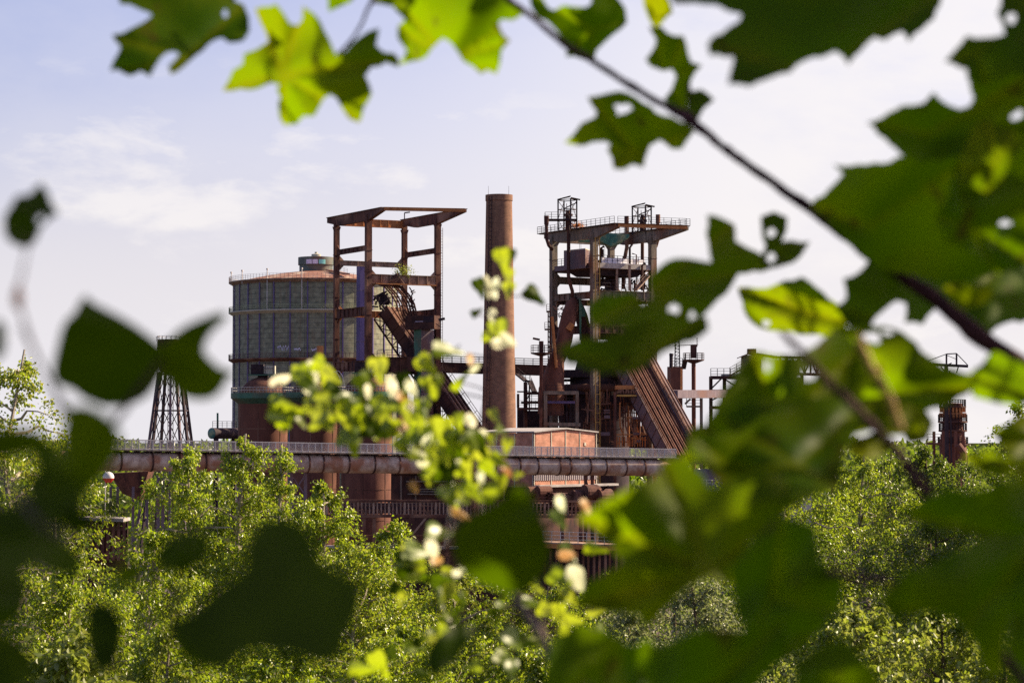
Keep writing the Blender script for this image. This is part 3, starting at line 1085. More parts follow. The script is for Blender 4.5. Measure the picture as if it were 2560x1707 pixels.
# walkway on the pipe
wa, wb = P(170, 1122, 261.2), P(1690, 1145, 293.2)
t = thing('pipe_walkway', 'long walkway with pale wire-mesh railing riding on the gas pipe', 'walkway', wa)
hgt = 23 * 275 / F
build('deck', MB().beam(wa + V((0, .9, -.03)), wb + V((0, .9, -.03)), 1.9, .12), STEELG, t)
bm = MB()
n = 64
for i in range(n):
    p = wa.lerp(wb, (i + .5) / n)
    bm.beam(p + V((0, .1, -.12)), p + V((.0, .9, -.38)), .1, .1)
    bm.beam(p + V((-.35, .4, -.16)), p + V((.35, .4, -.16)), .12, .12)
build('bracket', bm, DARK, t)
for k, yo in ((0, 0), (1, 1.8)):
    o = V((0, yo, .04))
    pm_ = build('mesh_panel', MB().quad(wa + o, wb + o, wb + o + UP * hgt, wa + o + UP * hgt), WIRE, t)
    n = 95
    pst = None
    for i in range(n + 1):
        p = wa.lerp(wb, i / n) + o
        if k:
            continue
        if pst is None:
            pst = build('post', MB().beam(p, p + UP * hgt, .10, .08, (0, 1, 0)), GREYFENCE, pm_)
        else:
            c_ = pst.copy()
            link(c_, pm_)
            c_.location = p - wa - o
    build('top_rail', MB().beam(wa + o + UP * hgt, wb + o + UP * hgt, .09, .09).beam(wa + o + UP * .06, wb + o + UP * .06, .07, .1), GREYFENCE, pm_)
o = V((0, 0, .04))
build('mesh_panel', MB().quad(wb + o, wb + o + V((0, 1.8, 0)), wb + o + V((0, 1.8, hgt)), wb + o + V((0, 0, hgt))), WIRE, t)
build('mesh_panel', MB().quad(wa.lerp(wb, .62) + V((0, 1.2, .05)), wb + V((0, 1.2, .05)), wb + V((0, 1.2, hgt * .95)), wa.lerp(wb, .62) + V((0, 1.2, hgt * .95))), WIRE, t)

# ------------------------------------------------------------------ brick hall behind the pipe
fl, fr_ = P(1335, 1090, 300), P(1490, 1090, 309.2)
fd = V((fr_.x - fl.x, fr_.y - fl.y, 0)).normalized()
ns = V((-fd.y, fd.x, 0))
fl, fr_ = at_z(fl, 0), at_z(fr_, 0)
bl = fl + ns * 9
br_ = fr_ + ns * 9
ez = Zp(1082, 300)
ap = Zp(1074, 303)
t = thing('brick_hall', 'pink brick hall with shallow gabled roof behind the pipe walkway', 'building', fl)
zb = Zp(1218, 300)
MBw = MB().wall(fl, fr_, zb, ez, .3)
mid = (fl + fr_) / 2
Lf = (fr_ - fl).length
MBw.add([at_z(fl, ez + .001), at_z(fr_, ez + .001), at_z(mid, ap)], [(0, 1, 2)], [[(0, 0), (Lf, 0), (Lf / 2, ap - ez)]])
build('front_wall', MBw, BRICKP, t)
MBw = MB().wall(bl, fl, zb, ez, .3).wall(fr_, br_, zb, ez, .3).wall(br_, bl, zb, ez, .3)
build('side_wall', MBw, BRICKP, t)
build('base', MB().wall(fl - ns * .15, fr_ - ns * .15, 0, zb, .4).wall(bl - fd * .15, fl - fd * .15, 0, zb, .4), RUSTDARK, t)
ov = .25
rf = MB()
rA, rB, rC = at_z(fl - fd * ov - ns * ov, ez + .05), at_z(mid - ns * ov, ap + .1), at_z(fr_ + fd * ov - ns * ov, ez + .05)
rf.prism([rA, rB, rB + UP * .16, rA + UP * .16], ns * (9 + 2 * ov))
rf.prism([rB, rC, rC + UP * .16, rB + UP * .16], ns * (9 + 2 * ov))
build('roof', rf, CONCRETE, t)
pi = MB()
for u in (.0, .27, .5, .73, 1.):
    p = fl.lerp(fr_, u) - ns * .04
    pi.beam(at_z(p, zb), at_z(p, ez + (ap - ez) * (1 - abs(u - .5) * 2) - .05), .12, .06, ns)
for u in (.02, .35, .68):
    p = fl.lerp(bl, u) - fd * .04
    pi.beam(at_z(p, zb), at_z(p, ez - .02), .12, .06, fd)
build('frame_post', pi, CREAM, t)
wz0, wz1 = Zp(840 + 1408 * .2551, 300), Zp(840 + 1382 * .2551, 300)
p, q = fl.lerp(fr_, .0) - ns * .06, fl.lerp(fr_, 1) - ns * .06
wm = MB().prism([at_z(p, wz0 - .1), at_z(q, wz0 - .1), at_z(q, wz1 + .9), at_z(p, wz1 + .9)], ns * .05)
wn = build('window_band', wm, MAUVE, t)
mu = MB()
for i in range(31):
    w_ = p.lerp(q, i / 30) - ns * .03
    mu.beam(at_z(w_, wz0 - .1), at_z(w_, wz1 + .9), .07, .05, ns)
build('mullion', mu, GREYFENCE, wn)
build('ledge', MB().beam(at_z(p, zb + .15) - ns * .4, at_z(q, zb + .15) - ns * .4 + fd * 3.5, .9, .28), CONCRETE, t)
vp = fl.lerp(fr_, .80) - ns * .08
build('vent_hatch', MB().prism([at_z(vp, Zp(1114, 303)), at_z(vp + fd * .35, Zp(1114, 303)), at_z(vp + fd * .35, Zp(1106, 303)), at_z(vp, Zp(1106, 303))], ns * .07), CREAM, t)
# ------------------------------------------------------------------ right-hand blast furnace
RC, T = corners(1507.5, 355, 123, 26)
RANG = math.atan2(T['D'].y - T['B'].y, T['D'].x - T['B'].x)
dAB_ = (T['B'] - T['A']).normalized()
TB = T['B'].y
t = thing('blast_furnace', 'rusty blast furnace with railed cantilever roof deck, stacks and grey cabin', 'blast furnace', at_z(RC, 0))
tz = Zp(582, T['A'].y)
lev = lambda y: Zp(460 + y * .2551, TB)
for k, w in (('A', .95), ('B', .92), ('C', .85), ('D', .98)):
    c = T[k]
    mb = MB().box((c.x, c.y, (tz - .6) / 2), w, w * .85, tz - .6, RANG)
    for zz in range(4, int(tz) - 2, 4):
        mb.box((c.x, c.y, zz), w + .08, w * .85 + .08, .1, RANG)
    mb.prism([at_z(c, tz - 1.3) + V((-1.0, -.1, 0)), at_z(c, tz - 1.3) + V((1.0, -.1, 0)), at_z(c, tz - 2.4) + V((.35, -.1, 0)), at_z(c, tz - 2.4) + V((-.35, -.1, 0))], (0, .2, 0))
    build('column', mb, STEELG, t)
roof_girder(T['A'], T['B'], 2.0, 5.9, tz, STEELG, t, 1.6, 1.0)
roof_girder(T['C'], T['D'], .9, 8.3, tz, STEELG, t, 1.6, 1.0)
e1, e2 = at_z(T['B'] + dAB_ * 5.9, tz - .1), at_z(T['D'] + dAB_ * 8.3, tz - .1)
build('edge_beam', MB().beam(e1, e2, .6, .45), ORANGE, t)
build('edge_beam', MB().beam(at_z(T['A'], tz - .8), at_z(T['C'], tz - .8), .5, 1.3), STEELG, t)
wk = MB()
b0, b1 = at_z(T['A'] - dAB_ * 3.4, tz + .06), at_z(T['C'] - dAB_ * .9, tz + .06)
wk.beam(b0, e1 + UP * .3, 1.3, .1).beam(b1, e2 + UP * .3, 1.3, .1).beam(b0, b1, 1.2, .1).beam(e1 + UP * .28, e2 + UP * .28, .9, .08)
dk = build('roof_walkway', wk, RUSTDARK, t)
sdv = V((dAB_.y, -dAB_.x, 0)) * .6
if sdv.x > 0:
    sdv = -sdv
for q in ([b0 + sdv, e1 + sdv + UP * .3], [e1 + UP * .3, e2 + UP * .3], [b1 - sdv, e2 - sdv + UP * .3], [b0 + sdv, b0 - sdv, b1]):
    build('railing', MB().rail(q, 1.0, 1.15, .055, 3), DARK, dk)


def hoist(x0, x1, yt, yb, Y, plat):
    a, b = c2(x0, yb, Y), c2(x1, yb, Y)
    w = (b - a).length
    h = Zp(460 + yt * .2551, Y) - a.z
    mb = MB()
    ps = [a + V((.0, 0, 0)), a + V((w * .33, 1.9, 0)), a + V((w * .66, -1.6, 0)), b]
    for p in ps:
        mb.beam(p, p + UP * h, .17, .17)
    for (p, q) in ((0, 1), (1, 3), (3, 2), (2, 0)):
        p, q = ps[p], ps[q]
        for f in (.33, .66, .97):
            mb.beam(p + UP * h * f, q + UP * h * f, .1, .1)
        mb.beam(p + UP * h * .35, q + UP * h * .95, .06, .06)
        mb.beam(q, p + UP * h * .35, .06, .06)
    fr = build('hoist_frame', mb, DARK, t)
    build('hoist_roof', MB().prism([ps[0] + V((-.1, 0, h - .05)), ps[2] + V((0, 0, h + .3)), ps[2] + V((0, 1.6, h + .3)), ps[0] + V((-.1, 1.0, h - .05))], (0, 0, .09)).prism([ps[2] + V((.05, .3, h + .1)), ps[3] + V((.5, -.6, h - .12)), ps[3] + V((.5, .7, h - .12)), ps[2] + V((.05, 1.9, h + .1))], (0, 0, .09)), DARK, fr)
    if plat:
        z = UP * h * .32
        p_ = a + V((-1.9, 0, 0)) + z
        build('platform', MB().beam(p_, b + z, 2.6, .16).rail([p_ + V((0, -1.2, 0)), b + z + V((0, -1.2, 0))], 1.05, .9, .06, 3).rail([p_ + V((0, -1.2, 0)), p_ + V((0, 1.2, 0))], 1.05, .9, .06, 3), DARK, fr)
    vz = c2((x0 + x1) / 2 + 5, yb, Y)
    vm = MB().cyl(vz, vz + UP * h * .45, .38, n=12).cyl(vz + UP * h * .45, vz + UP * h * .52, .7, n=12).cyl(vz + UP * h * .52, vz + UP * h * .62, .35, n=12)
    vm.ladder(vz + V((.1, -.5, h * .55)), vz + V((.1, -.5, h * .85)), (1, 0, 0), .6, .07, .35)
    vm.beam(vz + V((-.5, 0, h * .7)), vz + V((1.2, 0, h * .88)), .14, .14)
    build('relief_valve', vm, RUSTDARK, fr)


hoist(922, 1105, 150, 450, 350, True)
hoist(1650, 1835, 218, 500, 356, False)


def pipe(pts, r, m=RUSTDARK, n=12, name='stack'):
    return build(name, MB().tube(pts, r, n), m, t, True)


Yp = 347.5
pipe([c2(808, 312, Yp), c2(808, 400, Yp), c2(808, 402, Yp), c2(810, 540, Yp), c2(830, 600, Yp), c2(862, 640, 350)], [.36, .33, .25, .25, .25, .25], name='stack')
build('stack_flare', MB().cyl(c2(808, 398, Yp), c2(808, 312, Yp), .33, .36, 14), RUST, t, True)
pipe([c2(1026, 285, 350), c2(1024, 900, 350), c2(1040, 980, 350), c2(1062, 1050, 350.5), c2(1062, 1130, 351)], .27)
for x, y0_, y1_ in ((1593, 315, 405), (1901, 300, 385)):
    build('stack_head', MB().cyl(c2(x, y1_, 357), c2(x, y0_, 357), .34, n=16), RUST, t, True)
pipe([c2(1593, 330, 357), c2(1596, 620, 357), c2(1575, 730, 357), c2(1562, 860, 357), c2(1562, 1030, 357)], .29, RUST)
pipe([c2(1901, 330, 357), c2(1900, 560, 357), c2(1885, 610, 357), c2(1850, 640, 356)], .22, RUST)
pipe([c2(1748, 300, 358), c2(1748, 730, 358), c2(1748, 860, 358), c2(1730, 1030, 358)], .26)
# trolley hood of teal sheet and stray plants on the deck
build('teal_hood', MB().prism([c2(1330, 560, 352), c2(1330, 492, 352), c2(1400, 480, 352), c2(1620, 492, 352), c2(1622, 515, 352), c2(1530, 575, 352), c2(1440, 610, 352)], (0, 3.4, 0)), TEAL, t)
build('teal_awning', MB().prism([c2(1120, 560, 351.5), c2(1250, 520, 351.5), c2(1250, 570, 351.5)], (0, 2, 0)), TEAL, t)
# cabin and its platform
a, b, cR = c2(978, 800, 352), c2(1190, 800, 347.8), c2(1232, 800, 350.5)
z0, zl, zr = Zp(460 + 832 * .2551, 350), Zp(460 + 668 * .2551, 352), Zp(460 + 640 * .2551, 347.8)
dv = V((cR.x - b.x, cR.y - b.y, 0)) * 1.5
cab = build('cabin', MB().prism([at_z(a, z0), at_z(b, z0), at_z(b, zr), at_z(a, zr)], dv), MAUVE, t)
build('cabin_roof', MB().prism([at_z(a, zr + .01), at_z(b, zr + .01), at_z(b, zr + .15), at_z(a, zr + .15)], dv), CREAM, cab)
pa_, pb_, pd_ = at_z(T['A'], lev(795)), at_z(T['B'], lev(795)), at_z(T['D'], lev(795))
pc_ = at_z(T['C'], lev(795))
build('platform_edge', MB().beam(pa_ + dAB_ * .6, pb_ - dAB_ * .5, .5, .75), MAUVE, t)
build('platform_edge', MB().beam(pb_ + (pd_ - pb_).normalized() * .5, pd_ - (pd_ - pb_).normalized() * .5, .5, .75), WHITE if False else CONCRETE, t)
slab = MB().prism([pa_ - UP * .55, pb_ - UP * .55, pd_ - UP * .55, pc_ - UP * .55], (0, 0, .6))
build('platform', slab, RUSTDARK, t)
hop = MB()
q = [at_z(pa_.lerp(pb_, .3), lev(820)), at_z(pb_.lerp(pa_, .05), lev(820)), at_z(pb_.lerp(pd_, .9), lev(820)), at_z(pc_.lerp(pd_, .6), lev(820))]
qb = [v.lerp(sum(q, V((0, 0, 0))) / 4, .25) - UP * 1.0 for v in q]
hop.add(q + qb, [(0, 1, 2, 3), (7, 6, 5, 4), (0, 4, 5, 1), (1, 5, 6, 2), (2, 6, 7, 3), (3, 7, 4, 0)])
build('hopper', hop, DARK, t)
rp = [pb_.lerp(pd_, .12) + UP * .42 + V((.1, -.3, 0)), pd_ + UP * .42 + V((-.6, -.3, 0))]
build('railing', MB().rail(rp, 1.05, 1.0, .07, 3).rail([pa_ + UP * .4, pb_ + UP * .4], 1.0, 1.0, .06, 3), DARK, t)
build('sheet_parapet', MB().prism([rp[0] + V((0, 2.6, 0)), rp[1] + V((-.4, 2.6, 0)), rp[1] + V((-.4, 2.6, .95)), rp[0] + V((0, 2.6, .95))], V((0, .08, 0))), WHITE, t)
build('sheet_floor', MB().prism([rp[0] + V((0, .1, -.03)), rp[1] + V((-.4, .1, -.03)), rp[1] + V((-.4, 2.5, -.03)), rp[0] + V((0, 2.5, -.03))], V((0, 0, .05))), WHITE, t)


def tieR(a, b, y, h, w, m):
    return tie(T, a, b, lev(y), h, w, m, 'beam', t)


tieR('A', 'C', 905, 1.0, .6, STEELG)
tieR('A', 'B', 1085, .95, .6, STEELG)
tieR('B', 'D', 1085, 1.3, .8, STEELG)
tieR('C', 'D', 800, .8, .5, STEELG)
tieR('A', 'B', 1420, 1.1, .6, RUSTDARK)
tieR('B', 'D', 1420, 1.1, .6, RUSTDARK)
tieR('C', 'D', 1120, .8, .5, STEELG)
tieR('A', 'C', 1120, .8, .5, RUSTDARK)
for x, ya, yb in ((1497, 790, 1040), (1622, 795, 1045)):
    build('strut', MB().beam(c2(x, ya, 350), c2(x, yb, 350), .3, .3), RUSTPALE, t)
build('throat', MB().lathe(at_z(c2(1450, 0, 355), 0), [(1.0, lev(800)), (1.0, lev(1000)), (1.7, lev(1060)), (1.7, lev(1130)), (2.3, lev(1200)), (2.6, lev(1500))], 28), RUSTDARK, t, True)
sa, sb_ = c2(1680, 1040, 351), c2(1805, 900, 353)
build('stair', MB().beam(sa, sb_, .8, .18).rail([sa + V((0, -.4, 0)), sb_ + V((0, -.4, 0))], .95, .8, .06, 2), RUSTPALE, t)
build('mid_railing', MB().rail([at_z(T['B'], lev(1035)) + V((.8, -.3, 0)), at_z(T['D'], lev(1035)) + V((-.6, -.3, 0))], 1.0, 1.0, .06, 2), DARK, t)
vl = MB()
r_ = random.Random(12)
for i in range(22):
    p = c2(r_.uniform(1335, 1470), r_.uniform(930, 1075), r_.uniform(350, 354))
    vl.beam(p, p + V((r_.uniform(-1, 1), r_.uniform(-.4, .4), r_.uniform(-.5, .5))), .16, .16)
for x, y, r0_ in ((1350, 1010, .55), (1420, 1010, .5), (1350, 940, .35)):
    p = c2(x, y, 352)
    vl.tube([p + V((r0_ * math.cos(a_), 0, r0_ * math.sin(a_))) for a_ in [2 * math.pi * i / 14 for i in range(15)]], .09, 6)
build('valve_gear', vl, DARK, t)
dp = MB()
for i in range(46):
    p = c2(r_.uniform(1270, 1800), r_.uniform(830, 1500), r_.uniform(351, 358))
    v = V((0, 0, r_.uniform(1.5, 5))) if i % 2 else V((r_.uniform(1.5, 5), r_.uniform(-1, 1), 0))
    dp.tube([p, p + v, p + v + V((r_.uniform(-.8, .8), 0, r_.uniform(-.8, .8)))], r_.uniform(.07, .2), 7)
build('service_pipes', dp, RUSTDARK, t, True)
for y in (880, 985, 1180, 1300):
    build('railing', MB().rail([c2(1290, y, 352), c2(1760, y - 10, 354)], 1.0, .9, .06, 3), DARK, t)
# cables hanging in the upper bay
cbm = MB()
for x in (1132, 1146, 1380):
    cbm.beam(c2(x, 580, 351), c2(x, 1090, 351), .04, .04)
build('cable', cbm, DARK, t)
# yellow-runged ladder on the front column, all the way down
lx = c2(1308, 520, TB - .8)
build('ladder', MB().ladder(at_z(lx, lev(520)), at_z(lx, 4), (1, 0, 0), .62, .1, 1.3), YELLOW, t)
lb_ = MB()
for i in range(14):
    z = lev(520) - 3.2 * i
    if z > 4:
        lb_.beam(at_z(T['B'], z), at_z(lx, z), .08, .08)
build('ladder_bracket', lb_, RUST, t)
# the forked red downcomer: an inverted V of wide pipe
crown = c2(1075, 1135, 350.6)
lf = [crown, c2(1062, 1180, 350), c2(1035, 1270, 349.5), c2(1005, 1400, 349), c2(985, 1530, 348.6), c4(905, 250, 348), c4(865, 480, 348)]
build('downcomer', MB().tube(lf, [.5, .95, 1.12, 1.15, 1.15, 1.15, 1.1], 20), RUSTRED, t, True)
rf_ = [c2(1090, 1140, 351), c2(1115, 1200, 352.5), c2(1150, 1300, 354), c2(1195, 1480, 355), c2(1225, 1650, 356)]
build('downcomer', MB().tube(rf_, [.5, .85, .95, .95, .95], 20), RUSTDARK, t, True)
build('elbow_patch', MB().tube([c2(1060, 1370, 347.9), c2(1022, 1430, 347.8)], [.45, .5], 12), ORANGE, t, True)
build('green_pipe', MB().tube([c2(1138, 1120, 349), c2(1140, 1400, 349), c2(1142, 1530, 349)], .16, 8).prism([c2(1150, 1160, 350), c2(1190, 1250, 350), c2(1190, 1300, 350), c2(1150, 1300, 350)], (0, .4, 0)), GREEN, t)
build('downcomer_skirt', MB().tube([c4(905, 250, 348.0), c4(875, 420, 348), c4(858, 520, 348), c4(850, 760, 348.5)], [1.16, 1.6, 1.9, 1.9], 20), RUSTRED, t, True)
# platforms left of column A
sp_ = MB()
for y, x0_, x1_ in ((1250, 808, 850), (1425, 790, 850)):
    p, q = c2(x0_, y, 347), c2(x1_, y, 347)
    sp_.beam(p, q, 1.6, .2).rail([p + V((0, -.8, 0)), q + V((0, -.8, 0))], 1.0, .7, .06, 3)
for x in (825, 848):
    sp_.beam(c2(x, 1250, 347), c2(x, 1790, 347), .14, .14)
for i in range(10):
    sp_.beam(c2(825, 1280 + i * 50, 347), c2(848, 1330 + i * 50, 347), .09, .09)
build('side_platform', sp_, RUSTDARK, t)
build('red_pipe', MB().tube([c2(862, 1300, 346.5), c2(875, 1450, 346.5), c2(892, 1640, 346.5), c2(905, 1800, 346.5)], .22, 8), ORANGE, t, True)
vb = MB()
for i in range(14):
    p = c2(r_.uniform(905, 965), r_.uniform(1210, 1330), 349)
    vb.beam(p, p + V((r_.uniform(-.7, .7), 0, r_.uniform(-.5, .5))), .14, .14)
vb.rail([c2(905, 1240, 348), c2(970, 1240, 348)], .9, .8, .06, 2)
build('valve_gear', vb, RUST, t)

# the furnace body and the cluttered cast-house levels
fc = at_z(c4(1330, 0, 357), 0)
z_ = lambda y: Zp(840 + y * .2551, 352)
build('hearth', MB().lathe(fc, [(4.3, 0), (4.3, z_(900)), (4.9, z_(640)), (3.9, z_(380)), (2.6, z_(60))], 40), DARK, t, True)
build('ring_main', MB().tube(arc(fc + UP * z_(505), 5.6, 0, 2 * math.pi, 36), .55, 12), RUSTDARK, t, True)
tu = MB()
for i in range(16):
    a_ = 2 * math.pi * i / 16
    o = V((math.cos(a_), math.sin(a_), 0))
    tu.tube([fc + o * 5.5 + UP * z_(520), fc + o * 5.3 + UP * z_(640), fc + o * 4.6 + UP * z_(720)], .22, 8)
build('tuyere_stock', tu, RUST, t, True)


def s4box(x0, x1, y0, y1, Y, dy, m, name):
    a, b = c4(x0, y1, Y), c4(x1, y0, Y)
    return build(name, MB().prism([a, V((b.x, Y, a.z)), b, V((a.x, Y, b.z))], (0, dy, 0)), m, t)


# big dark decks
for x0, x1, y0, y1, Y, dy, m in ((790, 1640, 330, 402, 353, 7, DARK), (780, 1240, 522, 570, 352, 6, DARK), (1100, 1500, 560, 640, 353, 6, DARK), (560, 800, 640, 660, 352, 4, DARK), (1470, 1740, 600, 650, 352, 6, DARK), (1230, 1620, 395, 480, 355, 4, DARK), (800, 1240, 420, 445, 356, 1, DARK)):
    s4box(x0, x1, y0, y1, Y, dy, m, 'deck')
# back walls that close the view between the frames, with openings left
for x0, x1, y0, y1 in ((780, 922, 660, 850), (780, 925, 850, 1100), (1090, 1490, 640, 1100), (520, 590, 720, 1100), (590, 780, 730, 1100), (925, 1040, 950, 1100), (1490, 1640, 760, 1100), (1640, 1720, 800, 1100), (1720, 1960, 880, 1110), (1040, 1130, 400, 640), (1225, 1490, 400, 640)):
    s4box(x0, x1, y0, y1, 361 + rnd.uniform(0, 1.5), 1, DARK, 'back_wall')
for x in (940, 958, 985, 1003, 1020, 1050, 1078):
    build('cooling_pipe', MB().tube([c4(x, 560, 357), c4(x + rnd.uniform(-8, 8), 700, 357), c4(x + 8, 950, 357)], rnd.uniform(.14, .3), 8), RUSTDARK, t)
# open-sided cast-house frame
fm = MB()
for x, w in ((795, .5), (1107, .42)):
    fm.beam(c4(x, 548, 345), at_z(c4(x, 0, 345), 0), w, w)
fm.beam(c4(780, 555, 345), c4(1120, 555, 345), .6, .5)
fm.beam(c4(780, 860, 345), c4(1140, 868, 345), .8, .5)
fm.beam(c4(785, 560, 345), c4(785, 560, 352), .4, .4).beam(c4(1110, 560, 345), c4(1110, 560, 352), .4, .4)
build('cast_house_frame', fm, STEELG, t)
fm = MB().beam(c4(800, 648, 346), c4(1105, 648, 346), .5, .35)
build('crane_rail', fm, PURPLE, t)
fr = MB()
build('railing', MB().rail([c4(800, 640, 345.5), c4(1105, 640, 345.5)], 2.3, 1.6, .07, 5), DARK, t)
build('railing', MB().rail([c4(800, 840, 345.5), c4(1105, 840, 345.5)], 1.4, .7, .05, 5), DARK, t)
build('railing', MB().rail([c4(820, 520, 350), c4(1010, 520, 350)], 1.0, .7, .06, 3), DARK, t)
for k in range(9):
    x = r_.uniform(940, 1090)
    fr.beam(c4(x, 660, 349), c4(x + r_.uniform(-14, 14), 850, 349), .18, .18)
build('hanging_pipework', fr, DARK, t)
# left landing
fm = MB()
for x in (602, 765):
    fm.beam(c4(x, 450, 350), at_z(c4(x, 0, 350), 0), .45, .45)
fm.beam(c4(595, 560, 350), c4(790, 560, 350), 2, .4).beam(c4(595, 650, 350), c4(790, 650, 350), 2, .35).beam(c4(520, 545, 350), c4(600, 545, 350), .5, .2)
fm.rail([c4(600, 640, 349), c4(790, 640, 349)], 1.2, .9, .07, 3).rail([c4(535, 700, 350), c4(600, 700, 350)], 1.0, .7, .06, 3).rail([c4(620, 700, 350), c4(740, 700, 350)], 1.0, .7, .06, 3)
fm.beam(c4(520, 712, 350), c4(780, 712, 350), 2, .35).beam(c4(608, 640, 350), c4(640, 570, 350), .14, .14)
fm.beam(c4(530, 565, 350), c4(530, 700, 350), .3, .3)
build('landing', fm, RUSTDARK, t)
# balcony of orange plate
s4box(1485, 1692, 482, 522, 346, 2.6, ORANGE, 'apron_plate')
bl_ = MB()
for x in range(1490, 1700, 22):
    bl_.beam(c4(x, 590, 345.8), c4(x, 530, 345.8), .07, .07)
bl_.beam(c4(1485, 545, 345.8), c4(1715, 545, 345.8), .08, .08).beam(c4(1485, 565, 345.8), c4(1715, 565, 345.8), .08, .08)
build('railing', bl_, RUSTDARK, t)
s4box(1500, 1722, 575, 590, 345.6, 2.5, YELLOW, 'balcony_edge')
arcs = MB()
for x in (1520, 1550, 1600, 1650, 1690):
    arcs.tube([c4(x - 14, 560, 345.7), c4(x - 8, 530, 345.7), c4(x + 8, 530, 345.7), c4(x + 14, 560, 345.7)], .1, 6)
build('hose_arch', arcs, RUST, t)
build('strut', MB().beam(c4(1582, 480, 349), c4(1582, 418, 349), .2, .2).beam(c4(1540, 418, 349), c4(1640, 418, 349), .2, .2), RUSTPALE, t)
build('strut', MB().beam(c4(1478, 550, 345), at_z(c4(1478, 0, 345), 0), .32, .32), RUST, t)
build('strut', MB().beam(c4(1800, 690, 345), at_z(c4(1800, 0, 345), 0), .22, .22).beam(c4(1832, 880, 345), c4(1832, 975, 345), .16, .16), RUST, t)
build('strut', MB().beam(c4(1868, 780, 345), at_z(c4(1868, 0, 345), 0), .42, .42), ORANGE, t)
# bundle of bent cooling pipes
for i in range(9):
    x = 1530 + 27 * i
    y_ = rnd.uniform(640, 700)
    pts = [c4(x, y_, 347 + .1 * i), c4(x - 4, 760, 347 + .1 * i), c4(x, 880, 347 + .1 * i), c4(x + 26, 960, 347 + .1 * i)] if i % 2 == 0 else [c4(x, y_ + 30, 347.5), c4(x + 5, 850, 347.5), c4(x + 5, 1080, 347.5)]
    build('bent_pipe', MB().tube(pts, .11, 8), (ORANGE, RUST)[i % 3 > 0], t, True)
hp = MB()
for y, xa, xb in ((965, 1480, 1830), (795, 1600, 1760), (1000, 1640, 1760)):
    hp.beam(c4(xa, y, 346.5), c4(xb, y, 346.5), .2, .18)
for i in range(12):
    x = 1500 + 25 * i
    hp.beam(c4(x, 985, 347.5), c4(x + rnd.uniform(-4, 4), 1085, 347.5), .12, .12)
build('pipe_rack', hp, ORANGE, t)
pg = MB()
for x, y, w, h in ((1370, 720, 60, 14), (1370, 745, 60, 10), (1375, 775, 55, 30), (1650, 790, 80, 22), (1660, 945, 60, 24), (1690, 1015, 40, 26), (1340, 940, 90, 34)):
    a_ = c4(x, y, 346)
    pg.prism([c4(x, y + h, 346), c4(x + w, y + h, 346), c4(x + w, y, 346), c4(x, y, 346)], (0, .6, 0))
build('valve_box', pg, MAUVE, t)
cl = MB()
for i in range(70):
    x, y = rnd.uniform(1120, 1700), rnd.uniform(660, 1080)
    p = c4(x, y, rnd.uniform(347, 352))
    v = V((rnd.uniform(-.3, .3), 0, rnd.uniform(1.2, 3.5))) if i % 3 else V((rnd.uniform(1, 3), rnd.uniform(-.4, .4), rnd.uniform(-.5, .5)))
    cl.beam(p, p + v, rnd.uniform(.09, .2), rnd.uniform(.09, .2))
build('pipework', cl, RUST, t)

# flare tower pole in front of the footbridge
a = c4(757, 180, 345)
t = thing('lamp_tower', 'slim rusty pole with railed round platform right of the brick chimney', 'pole', at_z(a, 0))
build('pole', MB().cyl(at_z(a, 0), a, .27, n=12), RUST, t, True)
build('platform', MB().lathe(a, [(.3, -.25), (1.5, .1), (1.5, .25), (0, .25)], 16).rail(arc(a + UP * .25, 1.45, 0, 2 * math.pi, 10), 1.05, 1.0, .07, 3), RUSTDARK, t)
build('lamp_head', MB().cyl(a + UP * .25, a + UP * 1.9, .33, n=10).beam(a + V((-1.2, 0, 2.3)), a + V((-.2, 0, 2.1)), .12, .3), RUSTDARK, t)

# ------------------------------------------------------------------ right background
a = c4(2250, 245, 410)
t = thing('lamp_tower', 'slim red pole with railed round platform beyond the orange skip track', 'pole', at_z(a, 0))
build('pole', MB().cyl(at_z(a, 0), a, .36, n=12), RUSTRED, t, True)
build('platform', MB().lathe(a, [(.4, -.4), (1.8, .1), (1.8, .25), (0, .25)], 16).rail(arc(a + UP * .25, 1.75, 0, 2 * math.pi, 10), 1.1, 1.1, .08, 3), RUSTDARK, t)
build('lamp_head', MB().box(a + UP * 1.6, 1.0, .9, 2.2).beam(a + V((-3.4, 0, 2.6)), a + V((.8, 0, 2.8)), .12, .12).beam(a + V((.6, 0, 2.4)), a + V((.6, 0, 4.0)), .1, .1), RUSTDARK, t)
q = c4(2150, 320, 412)
build('stair', MB().beam(q, a + V((-1.4, 0, .2)), .8, .2).rail([q, a + V((-1.4, 0, .2))], 1.0, .9, .07, 2), DARK, t)
a = c4(2068, 1090, 408)
zt1 = c4(2068, 300, 408).z
t = thing('scrubber_tower', 'square dark-red tower carrying a lattice mast behind the skip track', 'tower', at_z(a, 0))
build('body', MB().box((a.x, a.y, zt1 / 2), 2.05, 2.2, zt1, R(12)), RUSTRED, t)
build('railing', MB().rail([c4(2020, 298, 405), c4(2140, 300, 405)], 1.4, 1.2, .08, 3), DARK, t)
ms = MB()
for x, y in ((2065, 0), (2115, 0)):
    ms.beam(c4(x, 300, 408), c4(x + (2090 - x) * .35, -10, 408), .16, .16)
for i in range(9):
    y = 290 - i * 33
    w = 25 * (1 - .035 * i)
    ms.beam(c4(2090 - w, y, 408), c4(2090 + w, y, 408), .1, .1).beam(c4(2090 - w, y, 408), c4(2090 + w, y - 33, 408), .07, .07)
build('lattice_mast', ms, DARK, t)
build('stack', MB().cyl(c4(2030, 310, 406), c4(2030, 185, 406), .3, n=10).cyl(c4(2030, 195, 406), c4(2034, 170, 406), .36, n=10), DARK, t)
rb_ = MB()
